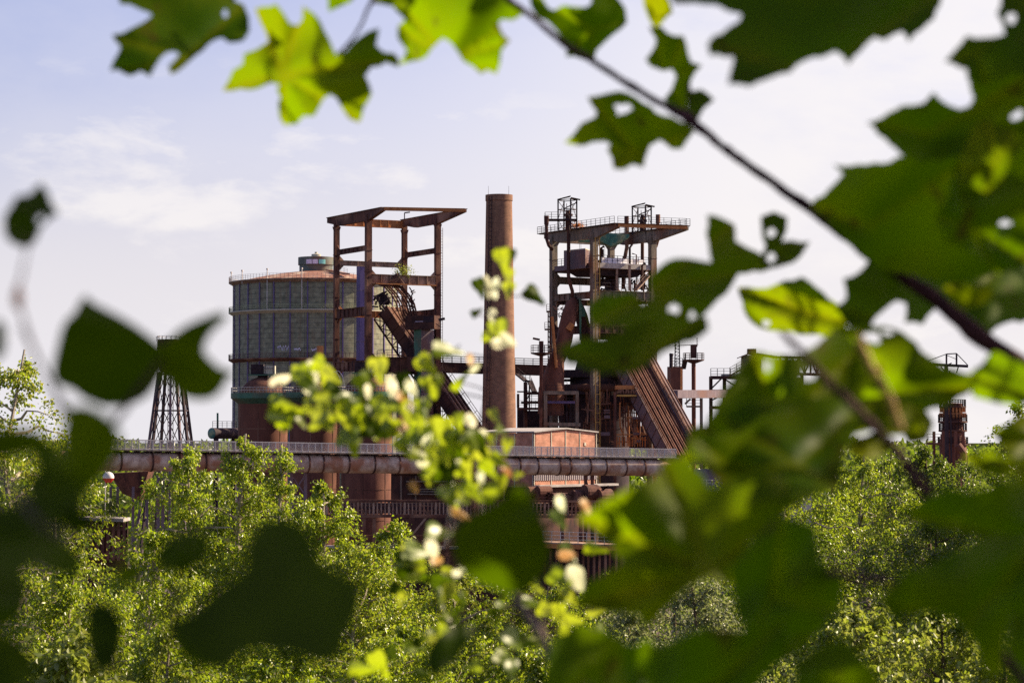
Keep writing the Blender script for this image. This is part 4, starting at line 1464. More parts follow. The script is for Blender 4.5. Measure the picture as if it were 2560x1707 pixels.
for i in range(18):
    y = 330 + i * 12
    rb_.beam(c4(2120, y, 404.4), c4(2143, y - 3, 404.6), .14, .14)
build('ladder_cage', rb_, ORANGE, t)
# conveyor bridge to the transfer house
a, b = c4(2040, 570, 395), c6(330, 425, 425)
t = thing('conveyor_bridge', 'mauve enclosed conveyor bridge running right from the skip track', 'conveyor bridge', at_z(a, 0))
build('gallery', MB().beam(a, b, 2, 1.25), MAUVE, t)
build('rib', stiffened(MB(), a + V((0, -1.05, .0)), b + V((0, -1.05, .0)), 1.3, .12, 2), MAUVE, t)
build('trestle', MB().beam(c4(2325, 610, 405), at_z(c4(2325, 610, 405), 0), .4, .4).beam(c4(2330, 690, 405), c4(2180, 690, 405), .3, .3).beam(c4(2165, 665, 400), c4(2220, 615, 400), .3, .3).rail([c4(2180, 690, 404), c4(2320, 690, 404)], 1.6, 1.6, .09, 3), STEELG, t)
# transfer house on stilts
t = thing('transfer_house', 'steel platform with small roofed hut and stairs behind the large maple leaf', 'building', at_z(c6(50, 600, 430), 0))
fm = MB()
for x in (50, 150, 300, 700):
    fm.beam(c6(x, 305, 430), at_z(c6(x, 305, 430), 0), .5, .5)
for x0_, x1_, y in ((45, 300, 305), (45, 300, 405), (45, 130, 525)):
    fm.beam(c6(x0_, y, 430), c6(x1_, y, 430), 5, .5)
fm.beam(c6(60, 380, 430), c6(130, 310, 430), .25, .25).beam(c6(150, 315, 430), c6(280, 400, 430), .25, .25).beam(c6(60, 470, 430), c6(110, 445, 430), .25, .25)
build('stilts', fm, RUSTDARK, t)
build('railing', MB().rail([c6(50, 300, 428), c6(290, 300, 428)], 1.5, 1.1, .09, 3), DARK, t)
build('machine', MB().prism([c6(135, 302, 429), c6(280, 302, 429), c6(280, 275, 429), c6(135, 280, 429)], (0, 3, 0)), CREAM, t)
st = MB().beam(c6(190, 290, 427), c6(290, 235, 427), 1, .25).rail([c6(190, 290, 427), c6(290, 235, 427)], 1.4, 1.2, .09, 3)
build('stair', st, RUST, t)
hut = MB().prism([c6(292, 290, 429), c6(420, 290, 429), c6(420, 140, 429), c6(292, 140, 429)], (0, 5, 0))
build('hut', hut, STEELG, t)
build('hut_roof', MB().prism([c6(265, 152, 428.5), c6(350, 118, 428.5), c6(560, 150, 428.5), c6(560, 160, 428.5), c6(350, 128, 428.5), c6(265, 158, 428.5)], (0, 6, 0)).box(c6(350, 115, 431), 1.5, 1.5, 1.0), RUST, t)
tr = MB()
p0_, p1_ = c6(560, 155, 431), c6(960, 165, 436)
q0_, q1_ = c6(560, 275, 431), c6(960, 285, 436)
tr.beam(p0_, p1_, .4, .4).beam(q0_, q1_, .6, .5)
for i in range(9):
    u, v = i / 9, (i + 1) / 9
    tr.beam(p0_.lerp(p1_, u), q0_.lerp(q1_, u), .25, .25)
    tr.beam(*((p0_.lerp(p1_, u), q0_.lerp(q1_, v)) if i % 2 else (q0_.lerp(q1_, u), p0_.lerp(p1_, v))), .2, .2)
for x in (720, 940):
    p = c6(x, 280, 433)
    tr.beam(p, at_z(p, 0), .45, .45)
build('truss_bridge', tr, RUSTDARK, t)
# crane jib far right
a = c6(1780, 215, 450)
t = thing('tower_crane', 'thin steel crane jib on a mast far right, above the leaves', 'crane', at_z(a, 0))
build('mast', MB().beam(at_z(a, 0), a, .55, .55).beam(at_z(a + V((1.2, 0, 0)), 0), a + V((.6, 0, -1)), .25, .25), DARK, t)
j = MB().beam(c6(1600, 205, 450), c6(1940, 222, 450), .5, .5).beam(c6(1782, 215, 450), c6(1782, 132, 450), .25, .25).beam(c6(1856, 215, 450), c6(1856, 128, 450), .25, .25).beam(c6(1782, 132, 450), c6(1856, 128, 450), .2, .2).beam(c6(1782, 132, 450), c6(1620, 192, 450), .14, .14).beam(c6(1856, 128, 450), c6(1940, 215, 450), .14, .14).beam(c6(1782, 140, 450), c6(1856, 170, 450), .1, .1).beam(c6(1782, 215, 450), c6(1820, 198, 450), .2, .2)
j.beam(c6(1782, 275, 450), c6(1740, 225, 450), .2, .2).beam(c6(1856, 270, 450), c6(1870, 222, 450), .2, .2)
build('jib', j, DARK, t)
# far second furnace, a stubby round tower with galleries
fc = c6(1830, 900, 480)
k = 480 / F * .34014
t = thing('round_furnace', 'distant round rust-coloured furnace ringed with galleries, right of the trees', 'blast furnace', at_z(fc, 0))
fz = lambda y: c6(1830, y, 480).z
build('body', MB().lathe(at_z(fc, 0), [(98 * k, 0), (98 * k, fz(790)), (80 * k, fz(700)), (72 * k, fz(600)), (70 * k, fz(495)), (0, fz(490))], 40), RUSTRED, t, True)
for y, w in ((515, 98), (625, 108), (690, 104), (790, 112)):
    z = fz(y)
    g_ = build('gallery', MB().lathe(at_z(fc, 0), [(66 * k, z - .5), (w * k, z - .3), (w * k, z), (66 * k, z)], 40), RUSTDARK, t)
    build('railing', MB().rail(arc(at_z(fc, z), w * k - .1, 0, 2 * math.pi, 28), 1.3, 2.0, .1, 3, False), DARK, g_)
ar = MB()
for i in range(22):
    a_ = 2 * math.pi * i / 22
    ar.beam(at_z(fc, fz(600)) + V((math.cos(a_), math.sin(a_), 0)) * 88 * k, at_z(fc, fz(565)) + V((math.cos(a_), math.sin(a_), 0)) * 88 * k, .5, .5)
    ar.beam(at_z(fc, fz(560)) + V((math.cos(a_), math.sin(a_), 0)) * 88 * k, at_z(fc, fz(520)) + V((math.cos(a_), math.sin(a_), 0)) * 88 * k, .3, .3)
build('window_ring', ar, ORANGE, t)
pm = MB()
for x in (1690, 1760, 1850, 1905):
    pm.beam(c6(x, 700, 474), at_z(c6(x, 700, 474), 0), .45, .45)
pm.tube([c6(1862, 800, 472), c6(1885, 830, 472), c6(1905, 860, 472), c6(1910, 960, 472)], .8, 10)
pm.rail([c6(1640, 780, 472), c6(1740, 780, 472)], 1.6, 1.6, .1, 3).beam(c6(1640, 790, 472), c6(1740, 790, 472), 2, .4)
build('pipework', pm, RUSTRED, t)

# ------------------------------------------------------------------ water tower at left
wc_ = P(426, 1090, 420)
k = 420 / F
zt_, zb_ = Zp(930, 420), Zp(1110, 420)
t = thing('water_tower', 'lattice-legged steel water tower, its tank hidden behind the big dark leaf', 'water tower', at_z(wc_, 0))
lg, brc = [], MB()
rt, rbm = 31 * k, 55 * k
rbase = rbm + (rbm - rt) * (zb_ / (zt_ - zb_))
N = 7
for i in range(N):
    a_ = 2 * math.pi * i / N + .35
    o = V((math.cos(a_), math.sin(a_), 0))
    p0_, p1_ = at_z(wc_, 0) + o * rbase, at_z(wc_, zt_) + o * rt
    build('leg', MB().beam(p0_, p1_, .42, .42), MAUVE if i % 2 else DARK, t)
    lg.append((p0_, p1_))
for i in range(N):
    (p0_, p1_), (q0_, q1_) = lg[i], lg[(i + 1) % N]
    for u0, u1 in ((.30, .47), (.47, .65), (.65, .82), (.82, .99)):
        brc.beam(p0_.lerp(p1_, u0), q0_.lerp(q1_, u1), .11, .11).beam(q0_.lerp(q1_, u0), p0_.lerp(p1_, u1), .11, .11)
        brc.beam(p0_.lerp(p1_, u1), q0_.lerp(q1_, u1), .22, .22)
build('brace', brc, DARK, t)
ris = MB()
for s_ in (-.45, .45):
    ris.beam(at_z(wc_, 0) + V((s_, 0, 0)), at_z(wc_, zt_) + V((s_, 0, 0)), .1, .1)
for i in range(60):
    z = zt_ * i / 60
    ris.beam(at_z(wc_, z) + V((-.45 if i % 2 else .45, 0, 0)), at_z(wc_, z + zt_ / 60) + V((.45 if i % 2 else -.45, 0, 0)), .07, .07)
build('riser', ris, RUSTRED, t)
zt2 = Zp(849, 420)
build('tank', MB().lathe(at_z(wc_, 0), [(0, zt_ - .5), (rt * .8, zt_), (rt * 1.1, zt_ + 1.5), (rt * 1.1, zt2), (0, zt2 + .1)], 32), RUSTDARK, t, True)
build('railing', MB().rail(arc(at_z(wc_, zt2), rt * 1.1, 0, 2 * math.pi, 18), .6, 2, .08, 1), GREYFENCE, t)
build('hatch_frame', MB().beam(P(391, 853, 419), P(391, 842, 419), .09, .09).beam(P(397, 853, 419), P(397, 842, 419), .09, .09).beam(P(391, 842, 419), P(397, 842, 419), .09, .09), GREYFENCE, t)

# ------------------------------------------------------------------ lower yard: ore bridge, bunkers, sheds
c7 = crop(600, 1100, .3871)
t = thing('ore_bridge', 'long rusty lattice girder bridge on posts below the gas pipe', 'trestle', at_z(c7(770, 400, 249), 0))
a0, a1 = c7(560, 390, 249), c7(2420, 396, 249)
b0, b1 = c7(560, 488, 249), c7(2420, 494, 249)
build('top_chord', MB().beam(a0, a1, .35, .22), RUST, t)
build('bottom_chord', MB().beam(b0, b1, .5, .3), RUST, t)
pm, dm = MB(), MB()
n = 74
for i in range(n + 1):
    u = i / n
    pm.beam(b0.lerp(b1, u), a0.lerp(a1, u), .2 if i % 4 == 0 else .12, .2 if i % 4 == 0 else .12)
    if i % 2 == 0 and i < n:
        v = (i + 2) / n
        dm.beam(*((b0.lerp(b1, u), a0.lerp(a1, v)) if i % 4 else (a0.lerp(a1, u), b0.lerp(b1, v))), .1, .1)
for f in (.35, .68):
    dm.beam(b0.lerp(a0, f), b1.lerp(a1, f), .08, .08)
build('stanchion', pm, RUSTPALE, t)
build('lattice', dm, RUST, t)
build('back_girder', MB().prism([b0 + V((0, 2.5, .2)), b1 + V((0, 2.5, .2)), a1 + V((0, 2.5, -.3)), a0 + V((0, 2.5, -.3))], (0, .3, 0)), DARK, t)
for x in (700, 800, 866, 1080, 1246, 1340, 1560, 1800, 2080, 2200, 2330):
    p = c7(x, 490, 249)
    build('post', MB().beam(p, at_z(p, 0), .3, .3), RUST, t)
build('brace', MB().beam(c7(1210, 490, 249), c7(1115, 606, 249), .2, .2), RUSTPALE, t)
build('brace', MB().beam(c7(1340, 490, 249), c7(1320, 700, 249), .2, .2).beam(c7(1338, 510, 249), c7(1370, 590, 249), .16, .16), RUSTPALE, t)
mm = MB()
rr_ = random.Random(5)
for i in range(26):
    x = rr_.uniform(1850, 2330)
    p = c7(x, rr_.uniform(332, 392), 250)
    if i % 3 == 0:
        mm.cyl(p, p + V((1.3, .8, 0)), rr_.uniform(.5, .95), n=14)
    else:
        mm.beam(p, p + V((rr_.uniform(-2, 2), 0, rr_.uniform(-.4, .8))), .18, .18)
build('roller_gear', mm, RUST, t)
# lower loading platform with orange edge
t = thing('loading_platform', 'low platform with orange edge beam on posts beneath the girder bridge', 'platform', at_z(c7(2000, 670, 243), 0))
pa_, pb_ = c7(1900, 668, 243), c7(2466, 690, 243)
build('deck', MB().beam(pa_ + V((0, 2, .1)), pb_ + V((0, 2, .1)), 4.2, .2), RUSTPALE, t)
build('edge_beam', MB().beam(pa_ - UP * .15, pb_ - UP * .15, .3, .45), ORANGE, t)
build('railing', MB().rail([pa_ + UP * .2, pb_ + UP * .2], 1.1, .9, .06, 3), GREYFENCE, t)
pm = MB()
for i in range(17):
    p = pa_.lerp(pb_, i / 16) + V((0, rr_.uniform(0, 3), -.3))
    pm.beam(p, at_z(p, 0), .16 + .1 * (i % 2), .2)
build('post', pm, RUST, t)
build('back_wall', MB().prism([at_z(pa_, 0) + V((0, 4.3, 0)), at_z(pb_, 0) + V((0, 4.3, 0)), pb_ + V((0, 4.3, -.2)), pa_ + V((0, 4.3, -.2))], (0, .2, 0)), DARK, t)
# dark bunker house between the stoves and the hall
t = thing('bunker_house', 'dark slatted bunker house between the stoves and the brick hall', 'building', at_z(c7(1000, 300, 298), 0))
pa_, pb_ = c7(975, 215, 298), c7(1600, 215, 296)
build('wall', MB().prism([at_z(pa_, 0), at_z(pb_, 0), pb_, pa_], (0, 8, 0)), RUSTDARK, t)
sl_ = MB()
for i in range(9):
    y = 235 + i * 16
    x0_, x1_ = rr_.uniform(1050, 1300), rr_.uniform(1350, 1600)
    sl_.beam(c7(x0_, y, 297.6), c7(x1_, y + rr_.uniform(-3, 3), 295.6), .5, .14)
for i in range(8):
    x = 1040 + i * 95
    sl_.beam(c7(x, 230, 297.4), c7(x, 400, 297.4), .16, .16)
build('louver_rack', sl_, STEELG, t)
build('roof_edge', MB().beam(pa_ + V((0, -.2, .1)), pb_ + V((0, -.2, .1)), .7, .25), RUSTPALE, t)
# long low yard building behind the birches, white eave band
t = thing('yard_shed', 'long low dark shed with pale eave strip under the girder bridge', 'building', at_z(c7(690, 640, 250.6), 0))
pa_, pb_ = c7(560, 690, 250.6), c7(2000, 700, 250.6)
build('wall', MB().prism([at_z(pa_, 0), at_z(pb_, 0), pb_, pa_], (0, 3, 0)), RUSTDARK, t)
build('eave', MB().beam(pa_ + V((0, -.15, .05)), pb_ + V((0, -.15, .05)), .5, .3), CONCRETE, t)
up_m = MB().prism([c7(690, 610, 250.9), c7(1330, 618, 250.9), c7(1330, 680, 250.9), c7(690, 672, 250.9)], (0, .2, 0))
build('louver', up_m, RUST, t)

c0 = crop(0, 1100, .3871)
t = thing('hopper_bin', 'red-brown tapering hopper bin on legs under the pipe at far left', 'hopper', at_z(c0(830, 300, 300), 0))
hb = MB()
q = [c0(705, 215, 298), c0(960, 200, 298), c0(960, 200, 298) + V((0, 5, 0)), c0(705, 215, 298) + V((0, 5, 0))]
qb = [c0(790, 345, 299), c0(900, 390, 299), c0(900, 390, 299) + V((0, 3, 0)), c0(790, 345, 299) + V((0, 3, 0))]
hb.add(q + qb, [(3, 2, 1, 0), (4, 5, 6, 7), (0, 1, 5, 4), (1, 2, 6, 5), (2, 3, 7, 6), (3, 0, 4, 7)])
build('bin', hb, RUST, t)
hb = MB()
for x in (715, 760, 860, 950):
    hb.beam(c0(x, 300, 297.8), at_z(c0(x, 300, 297.8), 0), .3, .3)
build('leg', hb, MAUVE, t)
p = c0(700, 240, 275)
t = thing('signal_lamp', 'white and red ball lamp on a thin post left of the hopper bin', 'lamp', at_z(p, 0))
build('post', MB().cyl(at_z(p + V((-.35, 0, 0)), 0), p + V((-.35, 0, 2.0)), .07, n=6).beam(p + V((-.35, 0, .2)), p, .06, .06), GREYFENCE, t)
lm = MB().lathe(p, [(.65 * math.cos(R(q_)), .65 * math.sin(R(q_))) for q_ in range(-10, 91, 10)], 20)
lp_ = build('globe', lm, GLASS, t, True)
build('skirt', MB().lathe(p, [(.3, -.6), (.6, -.25), (.65, -.1)], 20), LAMPRED, t, True)
t = thing('steel_deck', 'rusty deck girder with orange posts low at far left behind the birches', 'platform', at_z(c0(600, 500, 272), 0))
pa_, pb_ = c0(440, 500, 272), c0(820, 512, 272)
build('deck', MB().beam(pa_, pb_, 5, .35), CONCRETE, t)
dm = MB()
for i in range(12):
    p = pa_.lerp(pb_, i / 11) + V((0, -2, -.2))
    dm.beam(p, p - UP * 4.3, .3, .3)
dm.beam(pa_ + V((0, -1.9, -.9)), pb_ + V((0, -1.9, -.9)), .2, .5).beam(pa_ + V((0, -1.9, -4)), pb_ + V((0, -1.9, -4)), .2, .5)
build('post', dm, RUST, t)
build('under_wall', MB().prism([at_z(pa_, 0) + V((0, .5, 0)), at_z(pb_, 0) + V((0, .5, 0)), pb_ + V((0, .5, -.2)), pa_ + V((0, .5, -.2))], (0, .3, 0)), RUSTDARK, t)
build('railing', MB().rail([pa_ + V((0, -2.3, .2)), pb_ + V((0, -2.3, .2))], 1.1, 1.2, .07, 3), DARK, t)
wp0, wp1 = c0(560, 1078, 256), c0(1100, 1115, 250)
t = thing('parapet_wall', 'pale low concrete parapet at far left between the birches', 'wall', at_z((wp0 + wp1) / 2, 0))
build('body', MB().prism([at_z(wp0, -1), at_z(wp1, -1), wp1, wp0], (0, .5, 0)), MAUVE, t)
build('coping', MB().beam(wp0 + UP * .1, wp1 + UP * .1, .9, .3), CONCRETE, t)
# graffiti wall and pale kiosk glimpsed through the leaves
p0_, p1_ = P(1735, 1208, 290), P(1875, 1210, 290)
t = thing('graffiti_wall', 'violet wall with white graffiti glimpsed between leaves right of the pipe', 'wall', at_z(p0_, 0))
zt_ = Zp(1172, 290)
build('panel', MB().prism([at_z(p0_, 0), at_z(p1_, 0), at_z(p1_, zt_), at_z(p0_, zt_)], (0, .4, 0)), PURPLE, t)
gr = MB()
rr_ = random.Random(31)
pts = [P(1797 + i * 2.6, 1190 + 8 * math.sin(i * 1.9 + rr_.uniform(-.4, .4)), 289.95) for i in range(13)]
for a_, b_ in zip(pts, pts[1:]):
    gr.add([a_ - UP * .16, b_ - UP * .16, b_ + UP * .16, a_ + UP * .16], [(0, 1, 2, 3)])
build('graffiti', gr, GRAFF, t)
build('fence_rail', MB().rail([P(1735, 1214, 285), P(1875, 1214, 285)], .7, .7, .08, 2), GREYFENCE, t)
p0_, p1_ = P(1976, 1222, 280), P(2030, 1222, 280)
t = thing('kiosk', 'small white boarded kiosk glimpsed through a gap in the maple leaves', 'building', at_z(p0_, 0))
zt_ = Zp(1196, 280)
build('wall', MB().prism([at_z(p0_, 0), at_z(p1_, 0), at_z(p1_, zt_), at_z(p0_, zt_)], (0, 2.5, 0)), CREAM, t)
bb = MB()
for y in (1203, 1209, 1215):
    bb.beam(P(1976, y, 279.95), P(2030, y, 279.95), .08, .06)
for x in (1992, 2012):
    bb.beam(P(x, 1222, 279.95), P(x, 1197, 279.95), .09, .07)
build('batten', bb, MAUVE, t)
build('doorway', MB().prism([P(1996, 1224, 279.93), P(2018, 1224, 279.93), P(2018, 1218, 279.93), P(1996, 1218, 279.93)], (0, .05, 0)), DARK, t)
# ------------------------------------------------------------------ trees
def leaf_mesh(name, pos, axis, size, tint, rs, m, parent, aspect=.62, fold=.22, loc=None):
    """every leaf: two triangles folded on the midrib; per-leaf tint is its own colour"""
    n = len(pos)
    ax = axis / np.maximum(np.linalg.norm(axis, axis=1, keepdims=True), 1e-6)
    rv = rs.normal(size=(n, 3))
    sd = np.cross(ax, rv)
    sd /= np.maximum(np.linalg.norm(sd, axis=1, keepdims=True), 1e-6)
    nr = np.cross(ax, sd)
    L = size[:, None]
    b = pos
    tip = pos + ax * L
    mid = pos + ax * L * .42
    l_ = mid + sd * L * aspect * .5 - nr * L * fold
    r_ = mid - sd * L * aspect * .5 - nr * L * fold
    vs = np.stack([b, r_, tip, l_], 1).reshape(-1, 3).astype(np.float32)
    off = np.array(base_of(parent) if parent is not None else (loc or (0, 0, 0)), np.float32)
    vs = vs - off
    idx = np.arange(n, dtype=np.int32)[:, None] * 4
    loops = np.concatenate([idx, idx + 1, idx + 2, idx, idx + 2, idx + 3], 1).reshape(-1)
    me = bpy.data.meshes.new(name)
    me.vertices.add(4 * n)
    me.vertices.foreach_set('co', vs.reshape(-1))
    me.loops.add(6 * n)
    me.loops.foreach_set('vertex_index', loops)
    me.polygons.add(2 * n)
    me.polygons.foreach_set('loop_start', np.arange(0, 6 * n, 3, dtype=np.int32))
    me.update(calc_edges=True)
    at = me.attributes.new('tint', 'FLOAT', 'FACE')
    at.data.foreach_set('value', np.repeat(tint.astype(np.float32), 2))
    me.materials.append(m)
    o = bpy.data.objects.new(name, me)
    link(o, parent)
    if parent is None:
        o.location = Vector(off)
    return o


def tree(name, label, cat, px, top, D, wpx, nleaf, m, seed, leaf=.06, crown_px=None, droop=.5, bark=None, airy=0., yellow=.3, group=None, lean=0., clump=1.0, tintmix=.25):
    rs = np.random.RandomState(seed)
    tp = P(px, top, D)
    bx = tp.x - lean
    z0 = ground_z(bx, D)
    H = max(2.5, tp.z - z0)
    rad = wpx * .70 * D / F
    nleaf = int(nleaf * 2.6)
    leaf *= 1.18
    vis = (CZ - .115 * D)                       # lowest height the photo can see at this distance
    cb = min(max(z0 + .12 * H, vis - 1.2), tp.z - 1.2)
    if crown_px:
        cb = min(cb, Zp(crown_px, D)) if False else max(z0 + .1 * H, min(tp.z - 1.0, max(vis - 1.2, Zp(crown_px, D))))
    ch = tp.z - cb
    t_ = thing(name, label, cat, (bx, D, z0), group)
    tr = MB()
    nt_ = 9
    tk = []
    wob = rs.normal(size=(nt_, 2)) * .035 * H / 4
    for i in range(nt_):
        u = i / (nt_ - 1)
        tk.append(Vector((bx + lean * u + wob[i, 0] * u, D + wob[i, 1] * u, z0 + (H * .985) * u)))
    rt = .012 * H + .015
    tr.tube(tk, [rt * (1 - .93 * (i / (nt_ - 1))) + .004 for i in range(nt_)], 6)

    def on_trunk(z):
        u = min(max((z - z0) / (H * .985), 0), 1) * (nt_ - 1)
        i = min(int(u), nt_ - 2)
        return tk[i].lerp(tk[i + 1], u - i)
    nl = int(18 + ch * 7 * clump)
    P_, A_ = [], []
    per = nleaf / nl
    ga = rs.uniform(0, 6)
    for i in range(nl):
        v = (i + rs.uniform(0, .8)) / nl
        z = cb - .15 * ch + 1.1 * ch * v
        z = min(z, tp.z - .03 * ch)
        az = ga + i * 2.399 + rs.uniform(-.5, .5)
        env = max(0, 1 - v ** 4) ** .6 * (.7 + .3 * min(1, v * 3 + .35))
        Lb = rad * max(.16, env) * rs.uniform(.55, 1.3)
        el = R(rs.uniform(-5, 34) + 24 * v)
        b0 = np.array(on_trunk(z - Lb * math.sin(el) * .55))
        d = np.array([math.cos(az) * math.cos(el), math.sin(az) * math.cos(el), math.sin(el)])
        pts = []
        for k in range(6):
            u = k / 5
            p = b0 + d * Lb * u + np.array([0, 0, -droop * Lb * .55 * u * u]) + rs.normal(size=3) * .03 * Lb * (k > 0)
            pts.append(p)
        tr.tube([Vector(p) for p in pts], [max(.003, rt * .19 * (1 - .9 * k / 5) * (Lb / rad) ** .5) for k in range(6)], 4, False)
        pts = np.array(pts)
        nk = max(4, int(7 * clump))
        for j in range(nk):
            u = .22 + .78 * (j + rs.uniform(0, 1)) / nk
            f = u * 5
            q = min(int(f), 4)
            o = pts[q] + (pts[q + 1] - pts[q]) * (f - q)
            tl = Lb * rs.uniform(.16, .42) + .10
            td = rs.normal(size=3) * .75 + d * .5 + np.array([0, 0, .12 - droop * .65])
            td /= np.linalg.norm(td)
            m_ = max(2, int(per / nk * rs.uniform(.35, 1.65) * (tl / (Lb * .29 + .10))))
            uu = rs.uniform(.05, 1, m_) ** .8
            pp = o + td * (tl * uu)[:, None] + np.array([0, 0, -1.]) * (droop * tl * .6 * uu ** 2)[:, None] + rs.normal(size=(m_, 3)) * (.035 + .05 * tl)
            P_.append(pp)
            A_.append(td * .5 + rs.normal(size=(m_, 3)) * .55 + np.array([0, 0, -.75]))
            if j % 2 == 0:
                e = o + td * tl + np.array([0, 0, -droop * tl * .6])
                tr.tube([Vector(o), Vector((o + e) / 2 + np.array([0, 0, .06 * tl])), Vector(e)], [.006, .004, .002], 3, False)
    build('trunk', tr, bark or BIRCHBARK, t_, True)
    pos, ax = np.concatenate(P_), np.concatenate(A_)
    n = len(pos)
    tint = np.clip(rs.beta(1.2, 2.6, n) * (yellow / .3) + (rs.uniform(size=n) < .03) * .5, 0, 1)
    leaf_mesh('crown', pos, ax, leaf * rs.uniform(.6, 1.25, n), tint, rs, m, t_)
    return t_


B = dict(m=LBIRCH)
GB = 'young birches on the slope below the viewpoint'
tree('birch_tree', 'airy birch at far left with sky showing through its thin crown', 'tree', 40, 838, 42, 420, 6500, LBIRCH, 11, .062, droop=.7, group=GB, clump=1.0, yellow=.45)
tree('birch_tree', 'low birch with pale stems at far left under the airy birch', 'tree', 120, 1120, 40, 330, 4500, LBIRCH, 12, .06, droop=.6, group=GB, yellow=.35)
tree('birch_tree', 'dense birch standing in front of the pipe at left, rounded top', 'tree', 462, 1082, 45, 300, 9500, LBIRCH, 13, .060, droop=.55, group=GB)
tree('birch_tree', 'taller double-topped birch covering the pipe left of the first open stretch', 'tree', 598, 1052, 46, 300, 9500, LBIRCH, 14, .058, droop=.6, group=GB)
tree('birch_tree', 'slim birch spire just right of the taller birch, before the walkway', 'tree', 705, 1076, 45, 150, 4200, LBIRCH, 15, .058, droop=.6, group=GB)
tree('birch_tree', 'round bright birch below the rust stoves', 'tree', 815, 1178, 44, 310, 8500, LBIRCH, 16, .060, droop=.5, group=GB)
tree('birch_tree', 'small leaning birch top rising before the lattice girder bridge', 'tree', 965, 1276, 44, 260, 5500, LBIRCH, 17, .058, droop=.5, group=GB, lean=.4)
tree('birch_tree', 'wide birch filling the lower left beneath the hopper bin', 'tree', 380, 1300, 38, 420, 9000, LBIRCH, 18, .058, droop=.55, group=GB)
tree('birch_tree', 'bushy birch low at far left, its foot lost among sycamore leaves', 'tree', 165, 1392, 33, 420, 8000, LBIRCH, 19, .052, droop=.5, group=GB)
tree('birch_tree', 'broad sunlit birch below the small leaning birch top', 'tree', 900, 1345, 42, 440, 10500, LBIRCH, 20, .056, droop=.5, group=GB, yellow=.4)
tree('birch_tree', 'birch thicket crown under the dark central leaf', 'tree', 1130, 1400, 40, 420, 9500, LBIRCH, 21, .055, droop=.5, group=GB, yellow=.42)
tree('birch_tree', 'birch crown at bottom centre behind the grey twig', 'tree', 1360, 1440, 40, 420, 8500, LBIRCH, 22, .055, droop=.5, group=GB)
tree('birch_tree', 'birch between the round bright birch and the double-topped one', 'tree', 690, 1260, 43, 330, 8500, LBIRCH, 23, .058, droop=.55, group=GB)
tree('birch_tree', 'big dense birch rising right of centre below the round furnace', 'tree', 1960, 1075, 58, 520, 15000, LBIRCH, 24, .066, droop=.8, group='tall trees at right', yellow=.3)
tree('birch_tree', 'full drooping birch left half of the big green stand at right', 'tree', 2140, 1092, 60, 420, 12000, LBIRCH, 25, .066, droop=.85, group='tall trees at right')
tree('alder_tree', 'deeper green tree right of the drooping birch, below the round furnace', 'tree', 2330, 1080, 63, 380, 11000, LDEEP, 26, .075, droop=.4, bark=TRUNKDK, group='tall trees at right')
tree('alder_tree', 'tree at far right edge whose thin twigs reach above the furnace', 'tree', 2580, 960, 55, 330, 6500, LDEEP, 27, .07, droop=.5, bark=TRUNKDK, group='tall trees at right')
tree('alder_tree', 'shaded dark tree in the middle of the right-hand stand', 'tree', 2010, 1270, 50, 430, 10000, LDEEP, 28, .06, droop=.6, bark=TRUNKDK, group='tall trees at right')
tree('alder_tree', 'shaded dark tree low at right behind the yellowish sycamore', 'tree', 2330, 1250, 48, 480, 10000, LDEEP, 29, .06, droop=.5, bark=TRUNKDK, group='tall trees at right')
tree('willow_shrub', 'pale silvery willow bush with pointed top right of bottom centre', 'shrub', 1735, 1440, 31, 300, 7000, LWILLOW, 30, .042, droop=.1, bark=TRUNKDK, clump=1.3)
tree('willow_shrub', 'small willow bush left of the silvery pointed bush', 'shrub', 1590, 1500, 32, 240, 5000, LWILLOW, 31, .045, droop=.15, bark=TRUNKDK)
tree('sycamore_shrub', 'yellow-green seedy sycamore bush at lower right, full height', 'shrub', 2120, 1518, 25, 420, 5200, LSYC, 32, .060, droop=.35, bark=TRUNKDK, yellow=.4)
tree('sycamore_shrub', 'sycamore bush with upright shoots right of the seedy one', 'shrub', 2370, 1500, 26, 330, 4200, LSYC, 33, .058, droop=.2, bark=TRUNKDK, yellow=.4)
tree('sycamore_shrub', 'sunlit sycamore bush in the lower right corner', 'shrub', 2540, 1600, 24, 260, 3200, LSYC, 34, .058, droop=.2, bark=TRUNKDK, yellow=.5)
tree('sycamore_shrub', 'half-shaded sycamore bush at bottom left with yellowing leaves', 'shrub', 170, 1575, 22, 420, 3000, LSYC, 35, .075, droop=.4, bark=TRUNKDK, yellow=.45)
tree('birch_tree', 'low birch scrub at the bottom edge right of the sycamore leaves', 'tree', 430, 1560, 28, 330, 6500, LBIRCH, 36, .048, droop=.3, group=GB)
tree('birch_tree', 'low birch scrub at the bottom edge under the big dark leaf', 'tree', 700, 1590, 29, 360, 6500, LBIRCH, 37, .048, droop=.3, group=GB)
tree('birch_tree', 'low birch scrub at the bottom edge left of the small oval leaf', 'tree', 960, 1560, 30, 330, 6500, LBIRCH, 38, .048, droop=.3, group=GB)
tree('birch_tree', 'low birch scrub at the bottom edge right of the grey twig', 'tree', 1330, 1600, 28, 330, 6000, LBIRCH, 39, .048, droop=.3, group=GB)
tree('willow_shrub', 'grey-green willow scrub along the bottom edge beneath the pointed bush', 'shrub', 1800, 1590, 27, 420, 5500, LWILLOW, 40, .044, droop=.2, bark=TRUNKDK)
tree('alder_tree', 'dark tree behind the willow bush, under the large maple leaf', 'tree', 1700, 1330, 52, 420, 8000, LDEEP, 41, .06, droop=.4, bark=TRUNKDK, group='tall trees at right')
